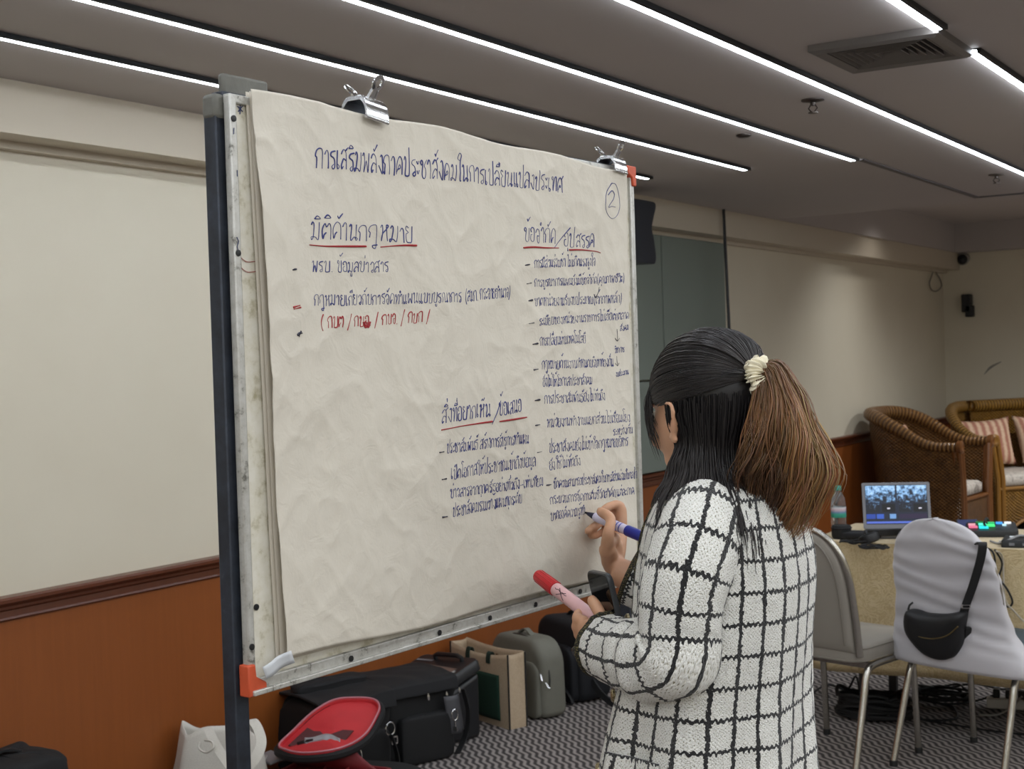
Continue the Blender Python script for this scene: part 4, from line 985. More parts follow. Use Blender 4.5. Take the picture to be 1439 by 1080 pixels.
# phone
t = thing('smartphone', 'dark smartphone held upright in her left hand against the jacket', 'phone', at_depth(862, 890, 2.06))
lg = (C_R*0.24 - C_U*1.0 + C_F*0.05).normalized(); nr = (-C_R*0.93 - C_F*0.36); nr = (nr-lg*nr.dot(lg)).normalized()
pc = at_depth(858, 874, 2.064)
Pm = frame_matrix(pc, lg.cross(nr), nr); Pm = Matrix(((nr.cross(lg).x, lg.x, nr.x, pc.x), (nr.cross(lg).y, lg.y, nr.y, pc.y), (nr.cross(lg).z, lg.z, nr.z, pc.z), (0, 0, 0, 1)))
b = MB(); b.loft([[Pm @ Vector((x, y, z)) for x, y in rrect(.074*s_, .156*s_, .012)] for z, s_ in ((-.0045, .985), (-.003, 1), (.003, 1), (.0042, .985))]); obj('case', b, plain('phone_case', '3b3d40', 0.35, 0.3), t)
b = MB(); b.loft([[Pm @ Vector((x, y, z)) for x, y in rrect(.069, .150, .009)] for z in (.0040, .0046)]); obj('screen', b, plain('dark_glass', '08080a', 0.06), t)
b = MB(); b.loft([[Pm @ Vector((sx_*0.0375, y, z)) for y, z in ((-.045, -.0012), (-.025, -.0012), (-.025, .0012), (-.045, .0012))] for sx_ in (-1, -1.02)])
obj('side_button', b, plain('grey_button', 'a8aaad', 0.3, 0.6), t)
# ------------------------------------------------------------------ hair: many thin tapering strands over a thin cap
def m_hair():
    m = NT('hair'); m.set(Roughness=0.38); m.b.inputs['Specular IOR Level'].default_value = 0.45
    at_ = m.n('ShaderNodeAttribute'); at_.attribute_name = 'tint'; m.l(at_.outputs['Color'], m.b.inputs['Base Color']); return m.m
M_HAIR = m_hair()
hr = random.Random(11)
class Hair(MB):
    def __init__(s): super().__init__(); s.cols = []
    def strand(s, path, r, c0, c1, mid=None, n=0):
        s.tube(path, [(0, r), (0.75, r), (1, r*0.25)], 3, False)
        N = len(path)
        for i in range(N):
            t = i/(N-1); c = [lerp(a, b, t) for a, b in zip(c0, c1)] if mid is None else [lerp(a, b, t*2) if t < .5 else lerp(b, d, t*2-1) for a, b, d in zip(c0, mid, c1)]
            for k in range(3): s.cols.append((*c[:3], 1.0))
EC, ER = Vector((-0.012, 0, 0.022)), Vector((0.0965, 0.0795, 0.0885))
def on_ell(d, k=1.0):
    d = Vector(d); q = Vector((d.x/ER.x, d.y/ER.y, d.z/ER.z)); return EC + d/q.length*k
def shade(c, v): return tuple(min(1, max(0, x*v)) for x in c[:3])
BLK = S('1c1a1c'); BLK2 = S('2a2524')
SCR = Vector((-0.112, 0.006, 0.034))
def hairline(y):
    """front edge of the swept-back hair, as (x, z) by side position along the edge 0..1 (forehead to parting end)"""
edge_pts = catmull([(0.083, 0.0, 0.062), (0.079, 0.030, 0.056), (0.066, 0.052, 0.040), (0.050, 0.064, 0.020), (0.030, 0.072, 0.012), (0.008, 0.078, 0.012), (-0.02, 0.079, 0.017), (-0.055, 0.068, 0.026), (-0.085, 0.045, 0.036)], 6)
h = Hair()
def sweep(p0, side, lift, n=14):
    """strand drawn back over the skull from p0 to the hair tie"""
    d0 = (p0-EC).normalized(); d1 = (SCR-EC).normalized(); om = math.acos(max(-1, min(1, d0.dot(d1)))); P = []
    wob = hr.uniform(-1, 1)*0.02
    for i in range(n+1):
        t = i/n; d = (d0*math.sin((1-t)*om)+d1*math.sin(t*om))/math.sin(om)
        d = (d + Vector((0, 0, wob*math.sin(PI*t)))).normalized()
        k = 0.985 + lift*(0.35+0.65*math.sin(PI*min(1, t*1.05))) + 0.055*math.sin(PI*t)*sstep(0, .3, d.z)
        p = on_ell(d, k)
        if t > .85: p = lerp(p, SCR+Vector((0, hr.uniform(-.008, .008), hr.uniform(-.008, .008))), (t-.85)/.15*0.75)
        P.append(HM @ p)
    return P
for side in (1, -1):
    for i in range(620):
        q = hr.random()**0.85; x = q*(len(edge_pts)-1); j = min(int(x), len(edge_pts)-2); e = lerp(edge_pts[j], edge_pts[j+1], x-j)
        p0 = Vector((e.x+hr.uniform(-.012, .004), e.y*side, e.z+hr.uniform(-.002, .014)))
        v = hr.uniform(.6, 1.35); h.strand(sweep(p0, side, hr.uniform(0.0, 0.05)), hr.uniform(.0007, .0012), shade(BLK, v), shade(BLK2, v))
for i in range(420):    # crown
    a = hr.uniform(0, 2*PI); d = Vector((hr.uniform(-.3, .75), hr.uniform(-.8, .8), 1)).normalized(); p0 = on_ell(d)
    if p0.x < 0.085: v = hr.uniform(.6, 1.35); h.strand(sweep(p0, 1, hr.uniform(.02, .06)), hr.uniform(.0007, .0011), shade(BLK, v), shade(BLK2, v))
# wisps falling over the temple
for side in (1, -1):
    for i in range(70):
        y = hr.uniform(.040, .060); P = [Vector((0.066-(y-.04)*1.0+hr.uniform(-.004, .003), y, 0.048-(y-.04)*.7+hr.uniform(-.01, .006)))]
        L_ = hr.uniform(.06, .10); ox = hr.uniform(-.006, .008)
        P += [Vector((P[0].x+.003+ox, y+.008, P[0].z-L_*.3)), Vector((P[0].x+.001+ox, y+.010, P[0].z-L_*.65)), Vector((P[0].x-.008+ox, y+.009, P[0].z-L_))]
        h.strand([HM @ Vector((p.x, p.y*side, p.z)) for p in catmull(P, 5)], .0005, shade(BLK, 1.0), shade(BLK2, 1.0))
# loose hair below the parting
def jacket_r(th, z):
    if z > JR[-1][0]: cf, rf, rl = JR[-1][1:]
    else:
        i = max(k for k in range(len(JR)-1) if JR[k][0] <= z); f = (z-JR[i][0])/(JR[i+1][0]-JR[i][0]); cf, rf, rl = [lerp(a, b, f) for a, b in zip(JR[i][1:], JR[i+1][1:])]
    c, s_ = math.cos(th), math.sin(th); r = 1/math.sqrt((c/rf)**2+(s_/rl)**2); return r + cf*c + 0.007
def lower_path(th, zroot, depth, endz, n=18, ph=0.0, curl=0.004):
    """th: angle from face direction (left = 90 deg, back = 180)"""
    P = []; z0 = zroot; top = HM @ Vector((0, 0, zroot)); zt = top.z
    for i in range(n+1):
        t = i/n; zw = lerp(zt, endz, t); zl = (zw-HC.z)
        d = Vector((math.cos(th), math.sin(th), 0))
        if zl > -0.065:
            rr = math.sqrt(max(0.05, 1-((zl-EC.z)/0.105)**2)); r = 1/math.sqrt((d.x/ER.x)**2+(d.y/ER.y)**2)*max(rr, .78)*(0.97+depth)
        else: r = 0.072*(1+depth)
        wv = HM.to_3x3() @ d; tb = math.atan2(wv.dot(PL), wv.dot(PF))
        if zw < 1.40:
            rj = jacket_r(tb, zw); r = max(r, rj + 0.012*depth*8*.1) if zw < 1.382 else lerp(r, max(r, rj), (1.40-zw)/0.018)
        r += curl*math.sin(t*10+ph*.25+th*4)*t
        P.append(Vector((HC.x, HC.y, 0)) + Vector((wv.x, wv.y, 0)).normalized()*(r*0.985) + Vector((0, 0, zw)))
    # relax
    for _ in range(2): P = [P[0]]+[(P[i-1]+P[i]*2+P[i+1])/4 for i in range(1, n)]+[P[-1]]
    return P
for i in range(1500):
    q = hr.random(); th = math.radians(lerp(91, 269, q)); back = math.sin((q)*PI)
    zr = lerp(0.010, 0.030, back) - hr.random()**1.6*0.055
    ez = lerp(1.346, 1.265, sstep(.15, .5, q) if q < .5 else sstep(.85, .5, q)) + hr.uniform(-.012, .014)
    if 100 < math.degrees(th) < 215 and hr.random() < .45: ez -= hr.uniform(0, .05)
    v = hr.uniform(.6, 1.3); h.strand(lower_path(th + hr.uniform(-.02, .02), zr, hr.uniform(.0, .14), ez, ph=hr.uniform(0, 6), curl=hr.uniform(.003, .011)), hr.uniform(.0009, .0015), shade(BLK, v), shade(BLK2, v*1.1))
ho = obj('hair', h, M_HAIR, woman, angle=180)
# cap under the strands
cp = Hair(); nu, nv = 72, 40; vs = []
for j in range(nv+1):
    for i in range(nu):
        d = Vector((math.cos(2*PI*i/nu)*math.cos(-1.0+2.57*j/nv), math.sin(2*PI*i/nu)*math.cos(-1.0+2.57*j/nv), math.sin(-1.0+2.57*j/nv))); vs.append(on_ell(d, 0.972))
def hairy(p):
    y = abs(p.y)
    if p.x > 0.012: return p.z > lerp(0.012, 0.058, sstep(0.02, 0.08, p.x))
    return p.z > -0.052 if p.x < -0.010 else p.z > 0.012
fs = [f for j in range(nv) for i in range(nu) for f in [(j*nu+i, j*nu+(i+1) % nu, (j+1)*nu+(i+1) % nu, (j+1)*nu+i)] if all(hairy(vs[k]) for k in f)]
cp.add([HM @ v for v in vs], fs); cp.cols = [(*BLK[:3], 1)]*len(vs)
obj('hair_cap', cp, M_HAIR, ho, solid=0.003, soff=-1, angle=180)
# ponytail
pt = Hair()
PTC = [Vector(at_depth(*q)) for q in ((1056, 521, 1.965), (1082, 522, 1.945), (1098, 560, 1.935), (1104, 612, 1.93), (1104, 662, 1.935), (1097, 718, 1.945), (1086, 766, 1.955))]
PTR = [(0, .007), (.14, .016), (.30, .031), (.5, .045), (.68, .050), (.84, .036), (1, .016)]
ctr = catmull(PTC, 6)
def pt_at(t):
    x = t*(len(ctr)-1); i = min(int(x), len(ctr)-2); return lerp(ctr[i], ctr[i+1], x-i)
cr_, cf_ = C_R.copy(), C_F.copy()
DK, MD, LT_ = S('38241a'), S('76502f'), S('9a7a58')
clumps = [(hr.uniform(0, 2*PI), hr.random()**.5, hr.uniform(0, 6), hr.uniform(.004, .011), hr.uniform(7, 12), hr.uniform(.7, 1.25), hr.uniform(.8, 1.0)) for _ in range(64)]
for i in range(2300):
    ca, crr, ph, amp, fq, cv, cl = clumps[i % 64]
    a = ca + hr.gauss(0, .20); rr = min(1.05, abs(crr + hr.gauss(0, .10))); n = 26; P = []
    fly = hr.random() < .10; side_ = math.cos(a); lg_ = min(1.02, cl*hr.uniform(.82, 1.03)); f2 = hr.uniform(.0005, .002); p2 = hr.uniform(0, 6)
    for k in range(n+1):
        t = k/n*lg_; R_ = _interp(PTR, t)*(1.0 + (.55*t if fly else 0)); c = pt_at(t)
        flip = 0.020*max(0, side_)*rr*sstep(.45, .85, t); wa = amp*sstep(.12, .7, t)
        P.append(c + cr_*(math.cos(a)*rr*R_ + wa*math.sin(fq*t*1.5+ph) + f2*math.sin(t*22+p2) + flip) + cf_*(math.sin(a)*rr*R_*.75 + wa*math.cos(fq*t*1.5+ph) + f2*math.cos(t*19+p2)) + PU*(0.014*math.sin(PI*min(1, t*4))*(0.3+.7*rr)*max(0, .5+.5*side_)*(t < .25)))
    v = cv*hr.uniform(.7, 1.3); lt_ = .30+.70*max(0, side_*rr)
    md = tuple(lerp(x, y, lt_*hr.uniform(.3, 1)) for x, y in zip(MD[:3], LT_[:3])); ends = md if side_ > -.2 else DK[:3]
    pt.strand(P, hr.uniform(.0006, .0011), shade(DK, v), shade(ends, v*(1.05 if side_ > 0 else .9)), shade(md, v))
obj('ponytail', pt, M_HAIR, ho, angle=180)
# scrunchie: gathered cream cloth ring
sc = MB(); ax_ = (pt_at(.08)-pt_at(0)).normalized(); ax_ = (ax_*0.6 + (HM.to_3x3() @ Vector((-1, 0, .1)))*0.4).normalized(); so_ = HM @ (SCR+Vector((-.006, 0, 0))); sx1 = ax_.orthogonal().normalized(); sy1 = ax_.cross(sx1)
def scr(u, v):
    A, Bb = 2*PI*u, 2*PI*v; w = 0.0026*math.sin(A*9+2.5*math.sin(A*2)+1.2*math.sin(Bb*2))*(.6+.4*math.cos(Bb*2)) + 0.0035*noise.noise(Vector((math.cos(A)*3, math.sin(A)*3, v*2))) + .0015*math.sin(A*29)
    rt = 0.0105 + w*1.6 + .0065*noise.noise(Vector((math.cos(A)*2.2, math.sin(A)*2.2, 3+math.cos(Bb)))); return so_ + (sx1*math.cos(A)+sy1*math.sin(A))*(0.0145 + rt*math.cos(Bb)) + ax_*(rt*math.sin(Bb)*1.05)
sc.grid(scr, 150, 18); obj('scrunchie', sc, m_fabric('cream_cloth', 'd9cfb2', 'ebe4cf', 200), ho, weld=True, angle=180)
# ------------------------------------------------------------------ bags along the wall
M_NYLON = plain('black_nylon', '0c0c0e', 0.8, bump=0.35, bscale=420, bdist=0.0015)
M_NYLON2 = plain('black_nylon_flap', '111114', 0.85, bump=0.35, bscale=420, bdist=0.0015)
M_NAVY = plain('dark_navy_nylon', '0e1016', 0.8, bump=0.35, bscale=380, bdist=0.0015)
M_GREYBAG = plain('grey_green_nylon', '6a695f', 0.75, var=0.1, vscale=25, bump=0.3, bscale=350, bdist=0.0015)
M_WEB = plain('black_webbing', '101012', 0.7)
M_JUTE = m_fabric('jute_cloth', 'a18d74', 'bda98f', 140)
M_GREENP = m_fabric('dark_green_print', '0f2f22', '15392a', 200)
M_CANVAS = m_fabric('white_canvas', 'bdb8ae', 'd3cfc6', 260)
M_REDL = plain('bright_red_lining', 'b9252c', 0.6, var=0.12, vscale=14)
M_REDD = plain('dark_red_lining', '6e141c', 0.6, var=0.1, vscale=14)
M_PIPE = plain('pink_grey_piping', 'b3727c', 0.5)
def soft(b, C_, ex, ey, ez, dims, sq=0.35, lump=0.008, seed=0.0, n=40, m_=26, top=1.0, mi=0, slump=0.0):
    """a stuffed bag body: a rounded block with soft sides, base at C_; ex, ey, ez its axes"""
    w, d, h = dims; ex, ey, ez = Vector(ex), Vector(ey), Vector(ez); rings = []
    for j in range(m_+1):
        t = -PI/2+PI*j/m_; cz, sz = math.copysign(abs(math.cos(t))**sq, math.cos(t)) if j not in (0, m_) else 0.002, math.copysign(abs(math.sin(t))**sq, math.sin(t)); r = []
        for k in range(n):
            a = 2*PI*k/n; c, s_ = math.cos(a), math.sin(a); cx, cy = math.copysign(abs(c)**sq, c), math.copysign(abs(s_)**sq, s_)
            v = (sz+1)/2; tp = lerp(1, top, v)
            q = 1 + lump/max(w, d)*4*noise.noise(Vector((cx*2+seed, cy*2, sz*2+seed))) + lump*1.2/max(w, d)*noise.noise(Vector((cx*7, cy*7+seed, sz*7)))
            p = Vector(C_) + ex*(cx*cz*w/2*tp*q) + ey*(cy*cz*d/2*tp*q) + ez*(v*h*(1-slump*(0.5+0.5*cx)) + (lump*noise.noise(Vector((cx*3, cy*3, seed+5))) if v > .3 else 0))
            r.append(p)
        rings.append(r)
    return b.loft(rings, (True, True), True, None, mi)
def axes(ang):
    a = math.radians(ang); return Vector((math.cos(a), math.sin(a), 0)), Vector((-math.sin(a), math.cos(a), 0)), Vector((0, 0, 1))
def strip(b, path, w, th, up):
    """flat webbing strap of width w along a path; up = direction across the strap's width"""
    P = catmull(path, 6); U = Vector(up).normalized(); rings = []
    for i in range(len(P)):
        T = (P[min(i+1, len(P)-1)]-P[max(i-1, 0)]).normalized(); u = (U-T*U.dot(T)).normalized(); n_ = T.cross(u)
        rings.append([P[i]+u*w/2+n_*th/2, P[i]-u*w/2+n_*th/2, P[i]-u*w/2-n_*th/2, P[i]+u*w/2-n_*th/2])
    return b.loft(rings)
def zip_pull(parent, p, dirn, L=0.03, name='zipper_pull'):
    d_ = Vector(dirn).normalized(); M_ = frame_matrix(p, d_.orthogonal(), d_); b = MB()
    b.loft([[M_ @ Vector((x, y, z)) for x, y in rrect(.007*s_, .003, .0012, 2)] for z, s_ in ((0, .7), (.006, .7), (.010, 1.3), (L, 1.3), (L+.003, 0.8))])
    return obj(name, b, M_CHROME, parent)
# --- jute tote with a dark green panel
ex, ey, ez = axes(-20.0)      # ex: along the front face towards the room, ey: away from the camera
O_ = Vector((-3.135, 4.86, 0)); W_, H_, D_ = 0.41, 0.315, 0.085
t = thing('tote_bag', 'beige jute tote bag with dark green front panel leaning between cases and grey backpack', 'bag', O_-ex*W_/2)
def tote(u, v, dep, bulge=0.0): return O_ - ex*(W_*(1-u)) + ey*dep + ez*(H_*v) 
b = MB(); NN = 24
def tot_ring(v):
    r = []; sag = lambda u: -0.022*math.sin(PI*u)*v**5
    open_ = v**3*0.01
    for k in range(NN+1): u = k/NN; r.append(tote(u, v, -0.006*math.sin(PI*u)*math.sin(PI*v)) + ez*sag(u))
    for k in range(1, 7): dd = D_*k/6; r.append(tote(1, v, dd) + ez*(-0.012*v**5*math.sin(PI*k/6)) - ex*(0.030*math.sin(PI*k/6)*v**2))
    for k in range(1, NN+1): u = 1-k/NN; r.append(tote(u, v, D_) + ez*(sag(u)*.6+0.004*v))
    for k in range(1, 6): r.append(tote(0, v, D_*(1-k/6)) + ex*(0.02*math.sin(PI*k/6)*v**2))
    return r
b.loft([tot_ring(v/14) for v in range(15)], (True, False)); obj('body', b, M_JUTE, t, solid=0.004, soff=1)
b = MB(); b.grid(lambda u, v: tote(lerp(.13, .87, u), lerp(.09, .70, v), -0.0085-0.006*math.sin(PI*lerp(.13, .87, u))*math.sin(PI*lerp(.09, .70, v))), 16, 12); obj('green_panel', b, M_GREENP, t, solid=0.002)
for u in (.33, .69):
    b = MB(); sg = -0.022*math.sin(PI*u); strip(b, [tote(u, .86, -.011)+ez*sg*.5, tote(u, .96, -.010)+ez*sg*.9, tote(u, 1.03, -.002)+ez*sg, tote(u, 1.02, .012)+ez*sg, tote(u, .92, .02)+ez*sg], .026, .004, ex); obj('handle', b, plain('dark_green_webbing', '12281f', 0.8), t)
for dep in (-0.003, D_+0.003):
    b = MB(); b.tube([tote(1, v/10, dep)+ex*.003 for v in range(11)], 0.0042, 6); b.tube([tote(0, v/10, dep)-ex*.003 for v in range(11)], 0.0042, 6); obj('edge_piping', b, M_WEB, t)
b = MB(); b.lathe([(0.009, 0), (0.009, .003), (.003, .004)], 14, frame_matrix(tote(.56, .90, D_-.006)+ez*-.01, ex, -ey)); obj('snap_button', b, plain('brass_snap', '6d5a3c', 0.35, 0.8), t)
# --- grey laptop backpack behind the tote
t = thing('backpack', 'grey green laptop backpack standing behind the jute tote', 'bag', (-3.2, 5.16, 0))
ex, ey, ez = axes(-22)
Cg = Vector((-3.235, 5.17, 0.004))
def slab(b, C_, ex, ey, w, h, th, r_top, r_bot, seed, bul=0.012, lean=0.0):
    """upright rounded slab: outline in ex/z, thickness along ey"""
    out = []
    for (cx, cz, r_, a0) in ((w/2-r_top, h-r_top, r_top, 0), (-w/2+r_top, h-r_top, r_top, 90), (-w/2+r_bot, r_bot, r_bot, 180), (w/2-r_bot, r_bot, r_bot, 270)):
        for k in range(11): a = math.radians(a0+9*k); out.append((cx+r_*math.cos(a), cz+r_*math.sin(a)))
    rings = []
    for y, s_ in ((-.5, .80), (-.5, .88), (-.46, .95), (-.36, .992), (-.2, 1), (.2, 1), (.36, .992), (.46, .95), (.5, .88), (.5, .80)):
        rings.append([Vector(C_) + ex*(x*s_) + ey*(y*th + lean*z) + ez*(h/2+(z-h/2)*s_ + bul*.4*noise.noise(Vector((x*8, z*8, seed+y)))) + ey*(bul*noise.noise(Vector((x*5, z*5, seed)))) for x, z in out])
    return b.loft(rings)
b = MB(); slab(b, Cg, ex, ey, .40, .335, .13, .10, .03, 2.0); obj('body', b, M_GREYBAG, t, angle=60)
b = MB(); slab(b, Cg - ey*.066 + ex*.01, ex, ey, .34, .24, .035, .06, .03, 4.0, .006); obj('front_pocket', b, M_GREYBAG, t, angle=60)
b = MB(); b.tube([Cg + ey*(-.03) + ex*(.203*math.cos(a) if abs(math.cos(a)) > .0 else 0) + ez*(.17+.168*math.sin(a)) for a in [math.radians(-40+13*k) for k in range(16)]], .0045, 6); obj('zipper', b, plain('dark_zip', '3a3934', 0.6), t)
zip_pull(t, Cg + ey*-.07 + ex*.19 + ez*.20, (0.5, -.3, -1)); zip_pull(t, Cg + ey*-.05 + ex*.198 + ez*.16, (0.7, -.2, -.7))
b = MB(); strip(b, [Cg + ex*-.05 + ez*.333, Cg + ez*.357, Cg + ex*.05 + ez*.333], .025, .006, ey); obj('carry_handle', b, M_GREYBAG, t)
# --- dark navy rucksack at the end of the row
t = thing('rucksack', 'dark navy rucksack slumped at the right end of the bag row by the wall', 'bag', (-3.15, 5.5, 0))
ex2, ey2, _ = axes(-26); Cn = Vector((-3.185, 5.50, 0.004))
b = MB(); slab(b, Cn, ex2, ey2, .36, .36, .17, .10, .05, 7.0, .02); obj('body', b, M_NAVY, t, angle=60)
b = MB(); slab(b, Cn - ey2*.09 + ex2*.01, ex2, ey2, .29, .25, .05, .07, .04, 9.0, .014); obj('front_pocket', b, M_NAVY, t, angle=60)
b = MB(); strip(b, [Cn - ey2*.10 + ex2*-.02 + ez*.19, Cn - ey2*.125 + ex2*.06 + ez*.10, Cn - ey2*.13 + ex2*.17 + ez*.012, Cn - ey2*.15 + ex2*.10 + ez*.006, Cn-ey2*.16+ex2*-.05+ez*.006], .012, .003, ey2); obj('strap', b, M_WEB, t)
b = MB(); strip(b, [Cn + ex2*.18 + ez*.10 - ey2*.03, Cn + ex2*.23 + ez*.05 - ey2*.02, Cn + ex2*.30 + ez*.012 - ey2*.0, Cn + ex2*.36 + ez*.03 + ey2*.02, Cn + ex2*.34 + ez*.012 + ey2*.06, Cn + ex2*.22 + ez*.01 + ey2*.06], .03, .008, ez); obj('shoulder_strap', b, M_WEB, t)
zip_pull(t, Cn - ey2*.12 + ex2*.02 + ez*.20, (.3, -.5, -1))
b = MB(); strip(b, [Cn + ex2*-.04 + ez*.358, Cn + ez*.385, Cn + ex2*.04 + ez*.358], .022, .006, ey2); obj('carry_handle', b, M_WEB, t)
# --- hard black case with an orange strip on its lid
t = thing('tool_case', 'black hard case with orange lettered lid standing beside the jute tote', 'case', (-3.34, 4.74, 0))
ex3, ey3, _ = axes(-12); Cc = Vector((-3.365, 4.655, 0))
def cm(C_, ex, ey): return Matrix(((ex.x, ey.x, 0, C_.x), (ex.y, ey.y, 0, C_.y), (0, 0, 1, C_.z), (0, 0, 0, 1)))
CM = cm(Cc, ex3, ey3)
CT = CM @ Matrix.Translation((0, 0, 0.247)) @ Matrix.Rotation(math.radians(-4), 4, 'Y') @ Matrix.Rotation(math.radians(17), 4, 'X')
M_CASE = plain('case_plastic', '1a1b1e', 0.4)
obj('body', MB().loft([[CM @ Vector((x, y, z)) for x, y, z in ((-.165, -.10, z0 if z0 == 0 else .212), (.165, -.10, z0 if z0 == 0 else .205), (.165, .10, z0 if z0 == 0 else .268), (-.165, .10, z0 if z0 == 0 else .275))] for z0 in (0, 1)]), M_CASE, t, bevel=.02, bseg=3)
b = MB(); b.loft([[CT @ Vector((x*s_, y*s_, z)) for x, y in rrect(.35, .23, .03)] for z, s_ in ((-.01, 1), (.025, 1), (.036, .96))]); obj('lid', b, M_CASE, t, bevel=.003)
b = MB(); b.tube([CT @ Vector(p) for p in ((-.06, .08, .03), (-.06, .08, .05), (-.04, .08, .058), (.08, .08, .058), (.10, .08, .05), (.10, .08, .03))], .010, 8); obj('handle', b, M_CASE, t)
b = MB(); b.loft([[CT @ Vector((x, y, z)) for x, y in ((-.12, -.02), (-.10, .03), (.14, .01), (.12, -.07))] for z in (.0365, .0375)]); obj('label_panel', b, plain('brown_grey_label', '6f5a50', 0.5), t)
def letters(parent, text, M_, size, mat, name):
    cu = bpy.data.curves.new(name, 'FONT'); cu.body = text; cu.size = size; cu.extrude = 0.0004; cu.align_x = 'CENTER'; cu.align_y = 'CENTER'
    tmp = bpy.data.objects.new(name, cu); COL.objects.link(tmp); dg = bpy.context.evaluated_depsgraph_get(); me = bpy.data.meshes.new_from_object(tmp.evaluated_get(dg))
    bpy.data.objects.remove(tmp); mb = MB(); mb.add([v.co for v in me.vertices], [tuple(p.vertices) for p in me.polygons], M_); bpy.data.meshes.remove(me)
    return obj(name, mb, mat, parent, smooth=False)
M_OR = plain('orange_print', 'b8593a', 0.5)
b = MB()
for k in range(11):
    x = -.095+.016*k; b.box((x, -.020-.0035*k*.5, .0383), (.011, .020, .001), CT @ Matrix.Rotation(-.12, 4, 'Z'))
obj('orange_lettering', b, M_OR, t)
for y in (-.02, -.07): obj('sticker', MB().box((.135, y, .0368), (.026, .028, .001), CT), plain('pale_sticker', '9c9c9a', 0.5), t)
b = MB(); b.box((-.11, .06, .0372), (.10, .012, .001), CT); obj('grey_lettering', b, plain('grey_print', '77767a', 0.5), t)
# --- two black shoulder bags in front of it
def shoulder_bag(C_, ang, dims, label, seed, flapw, flaplen):
    ex, ey, ez = axes(ang); w, d, h = dims
    t = thing('shoulder_bag', label, 'bag', C_, 0, 'black shoulder bags on the floor')
    b = MB(); soft(b, C_, ex, ey, ez, dims, .22, .010, seed, 56, 34, .97); obj('body', b, M_NYLON, t, angle=70)
    # top flap folding over the front edge (ey- side faces the room)
    b = MB()
    def fl(u, v):
        x = (u-.5)*flapw; q = v*(d*.95+flaplen); bend = d*.95
        y = d*.46-min(q, bend); z = h+.012+.010*math.sin(PI*min(1, q/bend)) + .006*noise.noise(Vector((u*4, v*4, seed)))
        if q > bend: z -= (q-bend)*.95; y -= (q-bend)*.25+.008
        return Vector(C_) + ex*x + ey*y + ez*z
    b.grid(fl, 24, 24); obj('flap', b, M_NYLON2, t, solid=.010, soff=0, bevel=.002, angle=60)
    b = MB(); soft(b, Vector(C_)-ey*(d*.5+.012), ex, ey, ez, (w*.72, .06, h*.62), .25, .006, seed+3, 36, 20); obj('front_pocket', b, M_NYLON, t, angle=70)
    return t, ex, ey, ez
# bag nearer the tote, long side facing the room
cA = Vector((-3.335, 4.385, .003)); dA = (.33, .30, .295)
t, ex, ey, ez = shoulder_bag(cA, 68, dA, 'black shoulder bag with zip pulls and metal hook, right of the red open bag', 3.0, .32, .05)
f0 = cA - ey*(dA[1]/2+.05)
for dx, z, L in ((.02, .262, .026), (.105, .255, .034), (.165, .262, .02)): zip_pull(t, f0 + ey*.035 + ex*dx + ez*z, (0.1, 0, -1), L)
def carabiner(parent, p, ex, ez, s_=1.0):
    b = MB(); b.tube([p + ex*(.014*s_*math.cos(a)) + ez*(.021*s_*math.sin(a)) for a in [2*PI*k/20 for k in range(21)]], .0028*s_, 6)
    b.tube([p - ez*.021*s_, p - ez*.045*s_], .004*s_, 6); b.box(p - ez*.055*s_, (.018*s_, .006, .016*s_)); obj('metal_hook', b, M_CHROME, parent)
carabiner(t, f0 + ex*.11 + ez*.17 - ey*.012, ex, ez)
b = MB(); b.grid(lambda u, v: f0 + ey*.018 + ex*(.08+.07*u+.02*v) + ez*(.24-.15*v) - ey*(.012*math.sin(PI*u)), 8, 8); obj('grey_side_panel', b, plain('grey_nylon', '4c4c50', 0.6), t, solid=.004)
b = MB(); strip(b, [f0 + ex*.16 + ez*.26, f0+ex*.175+ez*.17-ey*.01, f0 + ex*.165 + ez*.08, f0 + ex*.11 + ez*.02 - ey*.02], .03, .004, ey); obj('strap', b, M_WEB, t)
# camera bag beside it, nearer the camera
cB = Vector((-3.395, 4.045, .003)); dB = (.34, .30, .30)
t, ex, ey, ez = shoulder_bag(cB, 72, dB, 'black camera bag with D ring buckle, directly behind the red lined lid', 8.0, .33, .06)
f0 = cB - ey*(dB[1]/2+.05)
b = MB(); b.tube([f0 + ex*(.10+.02*math.cos(a)) + ez*(.19+.024*math.sin(a)) - ey*.018 for a in [2*PI*k/18 for k in range(19)]], .0032, 6); obj('metal_ring', b, M_CHROME, t)
b = MB(); M_ = frame_matrix(f0 + ex*.115 + ez*.145 - ey*.02, ex, -ey); b.loft([[M_ @ Vector((x*s_, y*s_, z)) for x, y in rrect(.028, .032, .004, 2)] for s_, z in ((1, 0), (1, .004), (.65, .004), (.65, 0), (1, 0))], (False, False)); obj('buckle', b, M_CHROME, t)
zip_pull(t, f0 + ex*-.03 + ez*.14 - ey*.012, (0.1, 0, -1), .04)
b = MB(); strip(b, [f0 + ex*.10 + ez*.17 - ey*.02, f0+ex*.125+ez*.09-ey*.02, f0+ex*.13+ez*.02-ey*.02], .026, .004, ey); obj('strap', b, M_WEB, t)
b = MB(); soft(b, cB + ez*.308 + ey*.04, ex, ey, ez, (.32, .10, .05), .5, .006, 5.5, 30, 14); obj('rolled_handle', b, M_NYLON2, t)
